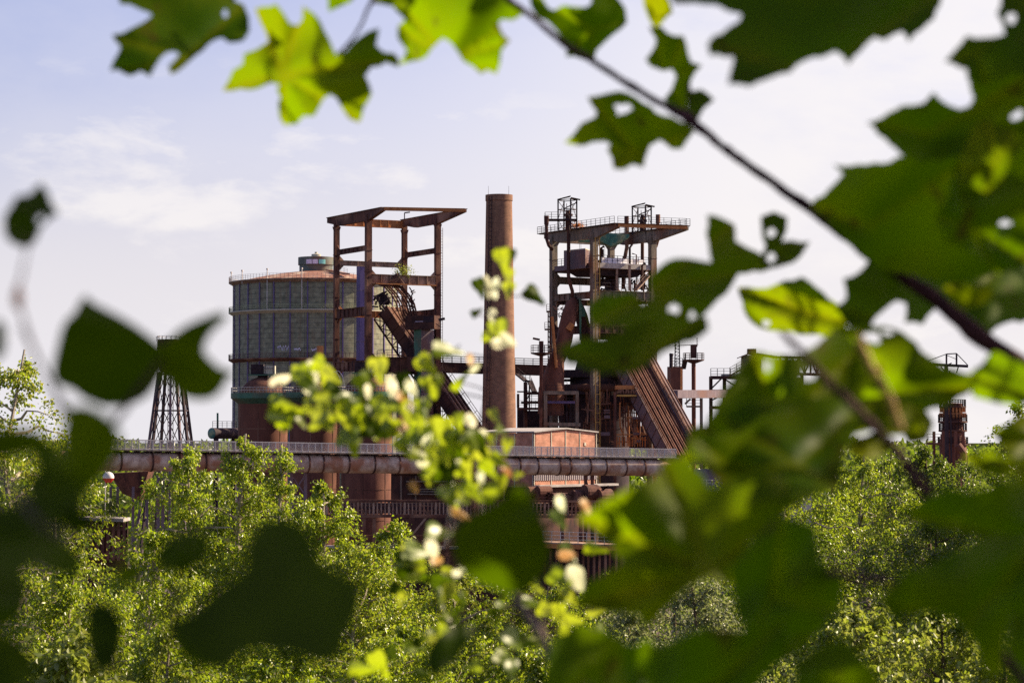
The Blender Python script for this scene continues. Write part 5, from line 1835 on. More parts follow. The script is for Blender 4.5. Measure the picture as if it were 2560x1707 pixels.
# second rank that fills the gaps down the slope
GF = 'scrub trees further down the slope'
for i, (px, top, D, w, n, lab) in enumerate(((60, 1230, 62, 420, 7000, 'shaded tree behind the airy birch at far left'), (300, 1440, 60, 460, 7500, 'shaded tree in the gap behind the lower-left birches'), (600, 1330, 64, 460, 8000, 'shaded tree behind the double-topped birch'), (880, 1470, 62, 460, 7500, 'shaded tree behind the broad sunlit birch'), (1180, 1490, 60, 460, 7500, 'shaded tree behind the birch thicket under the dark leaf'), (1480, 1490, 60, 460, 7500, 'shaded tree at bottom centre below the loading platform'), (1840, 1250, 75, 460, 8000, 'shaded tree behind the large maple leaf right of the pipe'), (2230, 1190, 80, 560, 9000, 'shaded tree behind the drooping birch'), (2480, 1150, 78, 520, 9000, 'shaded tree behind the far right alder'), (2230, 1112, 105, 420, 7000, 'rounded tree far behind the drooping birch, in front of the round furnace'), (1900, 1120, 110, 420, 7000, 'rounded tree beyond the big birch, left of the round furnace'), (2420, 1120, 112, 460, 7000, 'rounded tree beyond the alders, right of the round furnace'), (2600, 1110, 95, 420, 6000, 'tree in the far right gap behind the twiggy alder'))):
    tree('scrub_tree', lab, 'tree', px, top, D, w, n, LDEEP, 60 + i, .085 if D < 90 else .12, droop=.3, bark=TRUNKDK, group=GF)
# trees added out of view at right to shade the right-hand stand
for i, (x, D, zt_) in enumerate(((10.2, 35, 27.2), (11.2, 40, 28.0), (12.4, 45, 28.8), (13.2, 49.5, 29.2), (14.3, 54, 29.6), (15.2, 58.5, 30), (16.6, 63, 30.4), (18.0, 68, 30.6), (20.5, 75, 31))):
    px = 1280 + x * F / D
    tree('scrub_tree', ('slender', 'short', 'bushy', 'leaning', 'tall', 'broad', 'thick', 'spreading', 'tallest')[i] + ' tree added out of view at right to shade the stand', 'tree', px, 1090 - (zt_ - CZ) * F / D, D, 4.2 * F / D, 7500, LDEEP, 80 + i, .14, droop=.3, bark=TRUNKDK)
# bush growing on the bare tower frame and on the furnace deck
for nm, lab, base_, sx, sz, n, sd in (('ledge_shrub', 'small yellow-green bush growing on a beam of the bare tower', sb, 1.2, .9, 420, 90), ('deck_shrub', 'dry brownish plants growing on the furnace roof deck', (b0.lerp(e1, .5) if False else at_z(T['A'], tz + .3) + dAB_ * 6.2), 1.1, .5, 380, 91)):
    rs = np.random.RandomState(sd)
    pos = np.array(base_) + rs.normal(size=(n, 3)) * np.array([sx * .5, .4, sz * .5]) + np.array([0, 0, sz * .45])
    o = leaf_mesh(nm, pos, rs.normal(size=(n, 3)) + np.array([0, 0, .8]), rs.uniform(.12, .3, n), rs.uniform(.2, 1, n), rs, LSYC if sd == 90 else LAUT, None, loc=tuple(base_))
    tag(o, lab, 'shrub')
# far belt of woodland behind the yard
rs = np.random.RandomState(5)
n = 60000
ang = rs.uniform(-.30, .30, n)
dist = 640 * (3400 / 640) ** rs.uniform(0, 1, n)
hh_ = 11 + 4 * np.sin(ang * 60) + 3 * np.sin(ang * 151 + 1) + dist * .0022
pos = np.stack([dist * np.tan(ang), dist, rs.uniform(0, 1, n) ** .7 * hh_], 1)
o = leaf_mesh('far_wood', pos, rs.normal(size=(n, 3)), rs.uniform(1.6, 3.2, n) * (dist / 700) ** .8, rs.uniform(0, .5, n), rs, LDEEP, None, loc=(0, 760, 0))
tag(o, 'far belt of woodland beyond the works yard', 'woodland')
o['kind'] = 'stuff'
# ------------------------------------------------------------------ foreground branches
q1 = (200, 0, .34014)
q2 = (900, 0, .38265)
q3 = (1660, 0, .38265)
q4 = (1360, 500, .5102)
q5 = (1360, 1100, .5102)
q6 = (0, 1100, .3871)
q7 = (600, 1100, .3871)
q8 = (0, 400, .38272)
q9 = (0, 800, .2551)
qs6 = (1760, 840, .34014)
qs3 = (560, 840, .2551)
qs2 = (1160, 460, .2551)
qs9 = (640, 860, .38272)
q0 = (0, 0, 1)
t1 = (1400, 400, .8631)
t3 = (1400, 934, .8631)
t5 = (0, 934, .8631)
LITUP = []
SHADED = []                                      # leaf centres to darken with added unseen foliage along the sun ray


def leaf_poly(q, pts, d, parent, m=LMAPLE, tilt=None, holes=(), rib=None, shade=True, label=None, tint=None, wave=.012, name='leaf'):
    """one real leaf: traced outline, own distance, tilted and curled in depth"""
    x0, y0, s = q
    pts = [(x0 + x * s, y0 + y * s) for x, y in pts]
    ar = sum(a[0] * b[1] - b[0] * a[1] for a, b in zip(pts, pts[1:] + pts[:1]))
    dl = (5.5 / d) * (1 if ar > 0 else -1) * (1 if shade is not None or s != 1 else 0)
    np_ = len(pts)
    out_ = []
    for i in range(np_):                          # the soft focus eats into a dark leaf: the leaf itself is a little larger
        (ax, ay), (bx, by) = pts[i - 1], pts[(i + 1) % np_]
        L_ = math.hypot(bx - ax, by - ay) or 1
        out_.append((pts[i][0] + (by - ay) / L_ * dl, pts[i][1] - (bx - ax) / L_ * dl))
    pts = out_
    if m is LNEAR:                                # rounder leaves: cut the corners of the traced outline once
        pts = [p for a, b in zip(pts, pts[1:] + pts[:1]) for p in ((.78 * a[0] + .22 * b[0], .78 * a[1] + .22 * b[1]), (.22 * a[0] + .78 * b[0], .22 * a[1] + .78 * b[1]))]
    hol = [[(x0 + (hx + hr * rr_k * math.cos(a)) * s, y0 + (hy + hr2 * rr_k * math.sin(a)) * s) for a, rr_k in [(a, rnd.uniform(.6, 1.25)) for a in [2 * math.pi * i / 12 for i in range(12)]]] for hx, hy, hr, hr2 in holes]
    cx, cy = sum(p[0] for p in pts) / len(pts), sum(p[1] for p in pts) / len(pts)
    wx = max(p[0] for p in pts) - min(p[0] for p in pts)
    wy = max(p[1] for p in pts) - min(p[1] for p in pts)
    if tilt is None:
        tilt = (rnd.uniform(-.09, .09), rnd.uniform(-.06, .10))
    half0 = .5 * max(wx, wy)
    # soften the traced polygon: small teeth between traced points
    fine = []
    for (ax, ay), (bx, by) in zip(pts, pts[1:] + pts[:1]):
        fine.append((ax, ay))
        L_ = math.hypot(bx - ax, by - ay)
        n = int(L_ / 19)
        for i in range(1, n):
            u = i / n
            k = (3.6 if i % 2 else -2.6) * rnd.uniform(.3, 1.3) * min(1, half0 / 90)
            fine.append((ax + (bx - ax) * u + (by - ay) / L_ * k, ay + (by - ay) * u - (bx - ax) / L_ * k))
    co, ed = [], []
    for ring in [fine] + hol:
        o = len(co)
        co += [Vector(((x - cx) / 100, (y - cy) / 100)) for x, y in ring]
        ed += [(o + i, o + (i + 1) % len(ring)) for i in range(len(ring))]

    def inside(x, y, ring):
        c = False
        for (ax, ay), (bx, by) in zip(ring, ring[1:] + ring[:1]):
            if (ay > y) != (by > y) and x < (bx - ax) * (y - ay) / (by - ay) + ax:
                c = not c
        return c
    st = max(wx, wy) / (34 if m is LMAPLE else 18)
    nx_, ny_ = int(wx / st) + 1, int(wy / st) + 1
    mx_, my_ = min(p[0] for p in pts), min(p[1] for p in pts)
    for i in range(nx_):
        for j in range(ny_):
            x, y = mx_ + (i + .5 + .2 * (j % 2)) * st, my_ + (j + .5) * st
            if inside(x, y, pts) and not any(inside(x, y, h) for h in hol):
                co.append(Vector(((x - cx) / 100, (y - cy) / 100)))
    vv, _, ff, *_ = geometry.delaunay_2d_cdt(co, ed, [], 2 if False else 3 if False else 0, 1e-5)
    ff = [f for f in ff if len(f) == 3]
    keep = []
    for f in ff:
        x = sum(vv[i].x for i in f) / 3 * 100 + cx
        y = sum(vv[i].y for i in f) / 3 * 100 + cy
        if inside(x, y, fine) and not any(inside(x, y, h) for h in hol):
            keep.append(f)
    ra = rnd.uniform(0, math.pi) if rib is None else R(rib)
    ph, ph2 = rnd.uniform(0, 6), rnd.uniform(0, 6)
    half = .5 * max(wx, wy)
    # veins run from the foot of the leaf to its lobe tips; the blade domes a little between them
    tips = []
    if m is LMAPLE:
        dist0 = [math.hypot(x - cx, y - cy) for x, y in pts]
        npt = len(pts)
        loc_ = [i for i in range(npt) if dist0[i] >= dist0[i - 1] and dist0[i] >= dist0[(i + 1) % npt]]
        loc_.sort(key=lambda i: -dist0[i])
        for i in loc_:
            if all(math.hypot(pts[i][0] - pts[j][0], pts[i][1] - pts[j][1]) > .42 * half for j in tips):
                tips.append(i)
            if len(tips) >= 6:
                break
        foot = (cx + .35 * half * math.cos(ra), cy + .35 * half * math.sin(ra))

    def vein(x, y):
        b_ = 9e9
        for i in tips:
            tx, ty = pts[i]
            ux, uy = tx - foot[0], ty - foot[1]
            L2 = ux * ux + uy * uy or 1
            t_ = min(1, max(0, ((x - foot[0]) * ux + (y - foot[1]) * uy) / L2))
            b_ = min(b_, math.hypot(x - foot[0] - ux * t_, y - foot[1] - uy * t_))
        return b_
    VD = []
    W_ = []
    for v in vv:
        X, Yy = v.x * 100, v.y * 100
        e = (X * math.sin(ra) - Yy * math.cos(ra)) / half
        g_ = (X * math.cos(ra) + Yy * math.sin(ra)) / half
        dd = d * (1 + (tilt[0] * X - tilt[1] * Yy) / 1000 * 3.2)
        dd += d * half / F * (.34 * abs(e) + .20 * math.sin(g_ * 2.6 + ph) + .13 * math.sin(e * 6 + ph2) + .14 * g_ * g_)
        vd = vein(X + cx, Yy + cy) / half if tips else .5
        VD.append(vd)
        if tips:
            dd -= d * half / F * .22 * math.sin(min(1, vd / .30) * math.pi / 2)
        W_.append(P(X + cx, Yy + cy, dd))
    used = sorted({i for f in keep for i in f})
    remap = {o: i for i, o in enumerate(used)}
    mb = MB()
    mb.v = [W_[i] for i in used]
    mb.f = [[remap[i] for i in f] for f in keep]
    o = build(name, mb, m, parent, True, label=label)
    tv = rnd.uniform(0, .5) if tint is None else tint
    at = o.data.attributes.new('tint', 'FLOAT', 'POINT')
    nn = len(o.data.vertices)
    at.data.foreach_set('value', np.clip(np.array([tv + .16 * math.sin(q.co.x / d * 95 + ph) * math.sin(q.co.z / d * 120 + ph2) + rnd.gauss(0, .05) + (.55 * math.exp(-(VD[used[k_]] / .035) ** 2) if tips else 0) for k_, q in enumerate(o.data.vertices)]), 0, 1).astype(np.float32))
    if shade is not None:
        (SHADED if shade else LITUP).append((P(cx, cy, d), half * d / F if shade else half * d / F * .9 + (.13 if label else .045)))
    return o


def twig(q, pts, d, parent, m=BARK, name='stem', d2=None):
    x0, y0, s = q
    n = len(pts)
    # smooth by Catmull-Rom
    C = [(x0 + x * s, y0 + y * s, w * s) for x, y, w in pts]
    out = []
    for i in range(n - 1):
        p0, p1, p2, p3 = C[max(i - 1, 0)], C[i], C[i + 1], C[min(i + 2, n - 1)]
        for k in range(6):
            t_ = k / 6
            out.append(tuple(.5 * (2 * b + (c - a) * t_ + (2 * a - 5 * b + 4 * c - e) * t_ ** 2 + (3 * b - a - 3 * c + e) * t_ ** 3) for a, b, c, e in zip(p0, p1, p2, p3)))
    out.append(C[-1])
    N = len(out)
    W_, rr_ = [], []
    for i, (x, y, w) in enumerate(out):
        dd = d + ((d2 if d2 else d) - d) * i / (N - 1)
        W_.append(P(x + w * .05 * math.sin(i * .9), y + w * .05 * math.sin(i * 1.3 + 1), dd))
        rr_.append(max(.0004, w * .5 * dd / F * (1 + .06 * math.sin(i * 1.7) + (.22 if i % 13 == 5 else .08 if i % 13 in (4, 6) else 0))))
    return build(name, MB().tube(W_, rr_, 10), m, parent, True)


def root_of(nm, lab, cat, px, py, d):
    return thing(nm, lab, cat, P(px, py, d))


# --- the long maple branch that crosses from the top centre to the right edge
mbr = root_of('maple_branch', 'long dark maple branch slanting from top centre to the right edge', 'branch', 2560, 800, 2.4)
twig(q0, [(1244, -27, 13), (1282, 8, 15), (1325, 38, 15), (1409, 109, 16), (1482, 153, 17), (1566, 208, 17), (1661, 264, 19), (1711, 289, 29), (1742, 314, 25), (1800, 362, 20), (1843, 394, 22), (1935, 459, 23), (2027, 524, 25), (2100, 580, 27), (2190, 645, 30), (2329, 740, 39), (2431, 826, 42), (2584, 934, 45)], 2.45, mbr, d2=2.25)
leaf_poly(q2, [(190, -60), (230, 60), (300, 130), (250, 180), (250, 250), (310, 330), (250, 430), (330, 400), (390, 390), (430, 370), (470, 310), (540, 245), (600, 280), (650, 350), (680, 400), (740, 430), (790, 480), (830, 455), (890, 480), (910, 420), (920, 330), (975, 265), (930, 230), (900, 160), (920, 125), (1000, 130), (1060, 95), (1000, 40), (930, -60)], 2.5, mbr, shade=False, tint=.15, tilt=(-.03, -.02))
leaf_poly(q2, [(1090, -60), (1120, 40), (1160, 110), (1230, 140), (1280, 190), (1340, 270), (1350, 370), (1400, 365), (1470, 390), (1530, 380), (1540, 330), (1600, 270), (1700, 190), (1740, 150), (1730, 60), (1680, -10), (1600, -60), (1510, -40), (1520, 20), (1480, 55), (1400, 50), (1330, 40), (1270, 75), (1230, 60), (1190, 0), (1180, -60)], 2.6, mbr, tint=.05)
leaf_poly(q2, [(1840, -60), (1860, 40), (1890, 120), (1930, 190), (1970, 150), (2040, 80), (2020, 20), (1980, -60)], 2.7, mbr, shade=False, tint=.9, tilt=(-.045, -.03), label='small bright yellow-green maple leaf')
leaf_poly(q2, [(1890, 180), (1940, 260), (1930, 310), (1870, 390), (1900, 430), (1980, 460), (2040, 450), (2070, 500), (2040, 590), (1990, 650), (2050, 700), (2130, 740), (2140, 600), (2160, 520), (2230, 430), (2160, 410), (2130, 300), (2110, 240), (2050, 240), (1970, 180)], 2.5, mbr, tint=.1)
leaf_poly(q2, [(2150, 600), (2230, 590), (2310, 655), (2240, 710), (2200, 790), (2140, 760)], 2.4, mbr, tint=.1)
leaf_poly(q2, [(1490, 640), (1560, 630), (1640, 610), (1740, 610), (1850, 680), (1980, 760), (2090, 800), (2180, 860), (2130, 920), (2100, 970), (2040, 970), (1990, 930), (1960, 910), (1890, 950), (1860, 1030), (1850, 1090), (1780, 1070), (1720, 1105), (1660, 1100), (1650, 1030), (1620, 980), (1640, 940), (1600, 920), (1520, 925), (1460, 950), (1340, 930), (1400, 880), (1450, 810), (1540, 770), (1550, 730), (1520, 690)], 2.5, mbr, holes=[(1715, 715, 60, 42)], tint=.25, label='maple leaf with a hole eaten through it')
twig(q2, [(2140, 760, 30), (2150, 640, 24), (2150, 540, 20)], 2.42, mbr, name='petiole')
leaf_poly(q3, [(20, -60), (60, 20), (150, 20), (250, 25), (350, 30), (420, 70), (510, 90), (500, 140), (420, 190), (330, 240), (290, 290), (300, 360), (450, 365), (460, 400), (440, 470), (420, 545), (560, 560), (680, 510), (820, 470), (920, 390), (1030, 370), (1120, 330), (1180, 370), (1200, 420), (1280, 330), (1370, 240), (1440, 260), (1560, 200), (1600, 270), (1680, 190), (1760, 120), (1800, 30), (1830, -60)], 2.0, mbr, tint=.0, label='broad dark maple leaf at the top right')
leaf_poly(q3, [(2200, -60), (2205, 40), (2180, 90), (2230, 230), (2080, 255), (1980, 240), (1900, 340), (1840, 400), (1980, 450), (1990, 520), (2100, 560), (2250, 480), (2440, 500), (2440, -60)], 2.0, mbr, holes=[(2270, 120, 30, 35)], tint=.05)
leaf_poly(q3, [(1980, 500), (2030, 640), (2000, 700), (1930, 720), (1850, 690), (1760, 610), (1700, 680), (1560, 695), (1380, 795), (1330, 800), (1480, 940), (1555, 1010), (1700, 1050), (2000, 1000), (2300, 900), (2440, 800), (2440, 480), (2200, 470)], 2.1, mbr, holes=[(2315, 770, 45, 50)], tint=.1)
leaf_poly(q3, [(1700, 940), (1480, 1065), (1220, 1090), (1110, 1080), (1175, 1140), (1080, 1240), (960, 1340), (1010, 1400), (1150, 1530), (1220, 1600), (1400, 1750), (1900, 1850), (2440, 1700), (2440, 750), (2000, 860)], 2.2, mbr, holes=[(2220, 1500, 60, 75)], tint=.0)
leaf_poly(q3, [(2020, 850), (2100, 780), (2180, 830), (2280, 850), (2320, 960), (2250, 1040), (2200, 1160), (2100, 1250), (1980, 1180), (1900, 1100), (1960, 1000)], 1.9, mbr, shade=None, tint=.4)
leaf_poly(t1, [(900, 280), (870, 325), (822, 345), (832, 400), (795, 425), (840, 480), (900, 475), (935, 435), (975, 405), (1005, 415), (1000, 470), (1050, 475), (1085, 430), (1085, 395), (1140, 440), (1200, 490), (1245, 500), (1290, 470), (1400, 460), (1400, 200), (1100, 180), (980, 230)], 2.3, mbr, tint=.02)
leaf_poly(t1, [(1150, 0), (1220, 60), (1300, 40), (1400, 90), (1400, 330), (1330, 300), (1270, 330), (1200, 260), (1130, 250), (1090, 170), (1130, 100)], 1.95, mbr, holes=[(1285, 195, 26, 32)], tint=.1)
leaf_poly(t1, [(1180, 20), (1240, 10), (1290, 50), (1250, 100), (1200, 90)], 1.9, mbr, shade=None, tint=.8)
leaf_poly(q4, [(1960, 430), (2050, 410), (2110, 440), (2200, 430), (2190, 480), (2110, 520), (2040, 530), (1990, 490)], 2.0, mbr, shade=None, tint=.6)

# --- second branch: mid-right leaves
mb2 = root_of('maple_branch', 'maple twig with broad leaves hanging over the right of the works', 'branch', 2200, 1200, 2.2)
twig(qs6, [(560, -40, 40), (660, 60, 46), (800, 210, 58), (900, 330, 62), (1060, 470, 64), (1200, 620, 64), (1400, 820, 70), (1520, 990, 74), (1680, 1200, 80)], 1.72, mb2)
twig(qs6, [(1130, -10, 50), (1165, 90, 60), (1235, 240, 66), (1320, 370, 62), (1390, 520, 60), (1440, 680, 62)], 1.70, mb2, YELLOW if False else mat('ochre_petiole', (.30, .17, .03), (.42, .26, .05), 80, .6), name='petiole')
leaf_poly(t1, [(428, 160), (470, 172), (503, 188), (506, 235), (545, 258), (592, 285), (605, 315), (560, 320), (515, 328), (494, 365), (457, 402), (430, 432), (402, 458), (388, 488), (330, 480), (255, 472), (215, 480), (95, 482), (86, 420), (110, 398), (160, 393), (215, 388), (240, 420), (268, 400), (260, 340), (300, 303), (340, 287), (400, 293), (440, 298), (432, 240)], 2.3, mb2, holes=[(330, 430, 15, 16), (384, 455, 12, 15)], tint=.3)
leaf_poly(t1, [(583, 165), (620, 152), (657, 168), (654, 205), (642, 238), (722, 238), (692, 282), (652, 302), (610, 313), (578, 298), (598, 250), (586, 205)], 2.4, mb2, holes=[(612, 212, 12, 12), (612, 285, 14, 14)], tint=.3)
leaf_poly(t1, [(-2, 545), (60, 518), (130, 516), (200, 486), (260, 466), (330, 466), (424, 456), (429, 490), (402, 512), (340, 537), (300, 552), (250, 592), (200, 615), (100, 613), (60, 594), (20, 588)], 2.0, mb2, tint=.35)
leaf_poly(t1, [(516, 370), (600, 373), (640, 356), (700, 372), (760, 398), (803, 418), (834, 470), (802, 508), (720, 504), (640, 494), (578, 484), (542, 452)], 2.75, mb2, shade=False, tint=.5, tilt=(-.05, -.035), holes=[(598, 472, 12, 10)], label='bright yellow-green maple leaf lit from behind')
leaf_poly(t1, [(630, 360), (700, 340), (740, 370), (800, 425), (760, 410), (690, 385)], 2.5, mb2, tint=.0)
leaf_poly(t1, [(556, 556), (640, 568), (700, 573), (762, 520), (800, 498), (872, 540), (903, 620), (862, 700), (802, 762), (740, 824), (640, 844), (560, 804), (470, 834), (400, 874), (354, 868), (428, 768), (468, 688), (508, 618)], 1.95, mb2, shade=False, tilt=(.008, .0), holes=[(600, 597, 11, 18), (722, 620, 20, 16), (610, 722, 17, 10)], tint=.35)
leaf_poly(t1, [(790, 490), (870, 478), (960, 488), (1012, 518), (1062, 568), (1112, 603), (1195, 622), (1200, 658), (1130, 704), (1060, 724), (1000, 704), (930, 744), (866, 724), (846, 640), (806, 580)], 2.1, mb2, shade=False, tilt=(.013, .0), holes=[(903, 515, 26, 20), (818, 515, 11, 12), (950, 500, 16, 10)], tint=.3)
leaf_poly(t1, [(466, 740), (560, 698), (680, 686), (800, 696), (866, 720), (854, 790), (818, 860), (804, 950), (640, 985), (480, 965), (426, 890), (498, 850), (516, 800)], 1.8, mb2, shade=None, tint=.15, holes=[(770, 800, 12, 8)])
leaf_poly(t1, [(856, 696), (940, 686), (1046, 720), (1050, 785), (980, 795), (900, 780), (846, 795)], 1.9, mb2, shade=None, tint=.5)
leaf_poly(t1, [(1186, 625), (1260, 556), (1344, 596), (1400, 640), (1400, 704), (1300, 704), (1240, 694), (1200, 684)], 2.0, mb2, tint=.1)
leaf_poly(t1, [(836, 815), (930, 788), (966, 828), (912, 864), (848, 856)], 2.3, mb2, shade=False, tint=.9)
leaf_poly(t1, [(376, 780), (470, 756), (516, 798), (504, 864), (420, 886), (366, 852)], 2.3, mb2, shade=False, tint=.8)
leaf_poly(t1, [(1256, 790), (1344, 738), (1400, 728), (1400, 905), (1320, 884)], 2.2, mb2, shade=False, tint=.5)
leaf_poly(t1, [(1000, 720), (1050, 720), (1080, 760), (1060, 810), (1010, 820), (985, 770)], 2.2, mb2, shade=False, tint=.6)
leaf_poly(t3, [(56, 420), (110, 386), (180, 346), (290, 296), (298, 256), (350, 246), (410, 290), (430, 330), (530, 330), (600, 296), (650, 310), (660, 356), (726, 358), (740, 350), (702, 366), (642, 404), (602, 444), (542, 474), (522, 544), (502, 606), (420, 584), (332, 644), (252, 738), (228, 694), (130, 684), (46, 674), (80, 608), (160, 568), (180, 540), (138, 482)], 1.7, mb2, shade=False, tilt=(.011, .0), tint=.4)
leaf_poly(t3, [(376, 180), (520, 176), (620, 106), (814, 106), (820, 250), (790, 300), (760, 350), (734, 346), (732, 298), (662, 296), (655, 320), (610, 310), (570, 320), (534, 306), (520, 272), (480, 262), (440, 260), (420, 240), (390, 230)], 1.8, mb2, tint=.2)
leaf_poly(t3, [(1170, 240), (1240, 225), (1310, 250), (1300, 280), (1220, 285)], 2.0, mb2, shade=False, tint=.6)
leaf_poly(qs6, [(2000, 940), (2120, 900), (2260, 930), (2300, 1000), (2180, 1030), (2060, 1000)], 1.8, mb2, shade=False, tint=.4)

# --- top-left maple twig
mb3 = root_of('maple_branch', 'maple twig at top left bearing one dark and one bright leaf', 'branch', 870, -40, 2.5)
twig(q1, [(2240, -120, 26), (2120, 60, 24), (2060, 200, 22), (1960, 340, 22), (1890, 400, 20)], 2.5, mb3, name='petiole')
twig(q1, [(2240, -140, 40), (1700, -100, 36), (1200, -60, 30), (1120, 10, 22)], 2.5, mb3)
leaf_poly(q1, [(270, -60), (300, 30), (370, 30), (440, 65), (520, 95), (535, 120), (480, 165), (380, 215), (240, 262), (262, 300), (300, 335), (295, 380), (250, 455), (225, 520), (280, 510), (330, 540), (370, 555), (450, 520), (515, 560), (540, 500), (590, 420), (640, 380), (700, 375), (735, 400), (700, 450), (655, 490), (670, 545), (720, 520), (800, 450), (900, 370), (1000, 285), (1050, 275), (1090, 310), (1150, 310), (1200, 295), (1240, 230), (1235, 130), (1200, 40), (1130, 10), (1100, -60)], 2.45, mb3, holes=[(1065, 105, 28, 32)], tint=.1, label='dark toothed maple leaf in the top left corner')
leaf_poly(q1, [(1290, 70), (1400, 55), (1440, 35), (1490, 100), (1540, 180), (1600, 195), (1640, 150), (1640, 50), (1720, 110), (1790, 230), (1850, 350), (1880, 410), (1960, 380), (2060, 280), (2200, 215), (2180, 290), (2170, 340), (2230, 390), (2310, 400), (2340, 440), (2340, 490), (2250, 455), (2140, 490), (2090, 560), (2120, 620), (2140, 690), (2080, 790), (2050, 900), (1980, 870), (1940, 810), (1890, 720), (1840, 690), (1790, 720), (1740, 810), (1720, 850), (1640, 850), (1590, 910), (1500, 915), (1470, 860), (1460, 760), (1480, 720), (1450, 660), (1470, 620), (1400, 605), (1300, 650), (1180, 650), (1050, 665), (1100, 590), (1130, 520), (1200, 480), (1210, 400), (1300, 370), (1390, 310), (1370, 240), (1330, 160)], 2.55, mb3, shade=False, tint=.35, tilt=(-.04, -.02), label='bright maple leaf lit from behind, top left')
leaf_poly(q1, [(1815, -40), (1830, 85), (1900, 50), (1990, 10), (2040, -40)], 2.6, mb3, tint=.1)
leaf_poly(q1, [(2130, -40), (2150, 20), (2230, 30), (2320, 50), (2400, 90), (2460, 20), (2460, -60)], 2.5, mb3, shade=False, tint=.4)

# --- left twig with toothed leaves, very near
bt = root_of('leafy_twig', 'blurred dark twig with toothed leaves close to the lens at left', 'branch', 60, 1500, 1.3)
NL = dict(m=LNEAR)
twig(q9, [(200, 60, 20), (330, 300, 24), (480, 560, 28), (640, 850, 36), (720, 1100, 60), (740, 1400, 70)], 1.15, bt)
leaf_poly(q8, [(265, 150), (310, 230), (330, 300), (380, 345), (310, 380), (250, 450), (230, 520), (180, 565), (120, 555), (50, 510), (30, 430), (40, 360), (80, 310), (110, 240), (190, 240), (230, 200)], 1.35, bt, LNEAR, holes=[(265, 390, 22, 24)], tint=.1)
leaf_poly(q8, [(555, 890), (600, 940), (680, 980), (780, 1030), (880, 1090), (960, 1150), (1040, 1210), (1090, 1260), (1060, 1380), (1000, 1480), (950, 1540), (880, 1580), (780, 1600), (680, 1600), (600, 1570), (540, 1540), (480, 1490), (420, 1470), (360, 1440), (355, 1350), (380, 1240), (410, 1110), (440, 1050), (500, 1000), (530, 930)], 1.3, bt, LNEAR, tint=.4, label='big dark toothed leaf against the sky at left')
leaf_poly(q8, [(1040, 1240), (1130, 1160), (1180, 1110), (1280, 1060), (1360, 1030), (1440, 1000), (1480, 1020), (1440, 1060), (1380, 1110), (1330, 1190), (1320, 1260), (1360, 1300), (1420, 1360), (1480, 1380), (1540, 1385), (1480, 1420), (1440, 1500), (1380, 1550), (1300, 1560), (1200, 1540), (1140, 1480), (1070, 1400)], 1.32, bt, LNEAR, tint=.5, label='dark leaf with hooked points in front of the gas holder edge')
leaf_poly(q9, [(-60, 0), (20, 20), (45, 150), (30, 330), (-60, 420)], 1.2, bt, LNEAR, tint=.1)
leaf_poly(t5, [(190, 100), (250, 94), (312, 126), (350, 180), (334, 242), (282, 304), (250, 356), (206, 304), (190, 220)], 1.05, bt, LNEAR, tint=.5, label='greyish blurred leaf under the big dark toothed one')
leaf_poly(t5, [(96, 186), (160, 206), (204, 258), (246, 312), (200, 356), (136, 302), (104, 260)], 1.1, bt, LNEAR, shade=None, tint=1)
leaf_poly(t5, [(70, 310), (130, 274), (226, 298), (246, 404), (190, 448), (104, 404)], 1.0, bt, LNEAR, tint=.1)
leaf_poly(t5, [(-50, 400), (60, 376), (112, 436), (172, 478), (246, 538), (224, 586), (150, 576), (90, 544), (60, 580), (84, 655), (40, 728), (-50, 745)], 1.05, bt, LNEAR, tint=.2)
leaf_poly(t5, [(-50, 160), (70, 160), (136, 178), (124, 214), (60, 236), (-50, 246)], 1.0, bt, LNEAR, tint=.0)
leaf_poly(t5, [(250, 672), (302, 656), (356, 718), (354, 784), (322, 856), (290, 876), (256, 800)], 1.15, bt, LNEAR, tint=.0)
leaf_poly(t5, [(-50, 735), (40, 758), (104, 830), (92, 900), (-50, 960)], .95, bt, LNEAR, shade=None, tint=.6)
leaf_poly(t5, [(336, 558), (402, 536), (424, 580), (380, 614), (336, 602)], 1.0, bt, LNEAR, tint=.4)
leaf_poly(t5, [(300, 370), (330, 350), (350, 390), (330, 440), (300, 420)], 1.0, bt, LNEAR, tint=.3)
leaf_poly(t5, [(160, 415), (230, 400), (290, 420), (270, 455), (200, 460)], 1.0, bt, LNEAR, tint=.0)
twig(q0, [(402, 900, 12), (340, 985, 14), (240, 1110, 18), (120, 1250, 24), (-20, 1420, 30)], 1.2, bt, name='petiole')
twig(q0, [(72, 600, 6), (52, 700, 7), (46, 745, 8), (78, 860, 10), (130, 965, 12), (205, 1120, 14)], 1.15, bt, name='petiole')
twig(q0, [(470, 1400, 12), (430, 1520, 14), (395, 1720, 18)], 1.1, bt, name='petiole')
twig(q0, [(270, 1600, 10), (300, 1680, 14), (330, 1760, 16)], 1.15, bt, name='petiole')
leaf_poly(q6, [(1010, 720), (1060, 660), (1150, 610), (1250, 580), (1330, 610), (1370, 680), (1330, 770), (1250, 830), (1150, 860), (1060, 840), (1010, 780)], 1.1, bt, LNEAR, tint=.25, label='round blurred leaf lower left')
twig(q6, [(-60, 180, 60), (60, 310, 62), (180, 430, 60), (300, 560, 54), (440, 620, 44)], 1.0, bt, BARKGREY)
tw = mat('orange_bud', (.60, .22, .05), None, rough=.5)
bd = P(44, 746, 1.2)
build('bud', MB().lathe(bd, [(.0001, -.006), (.0024, -.003), (.0028, .001), (.0016, .005), (.0001, .008)], 12), tw, bt, True)

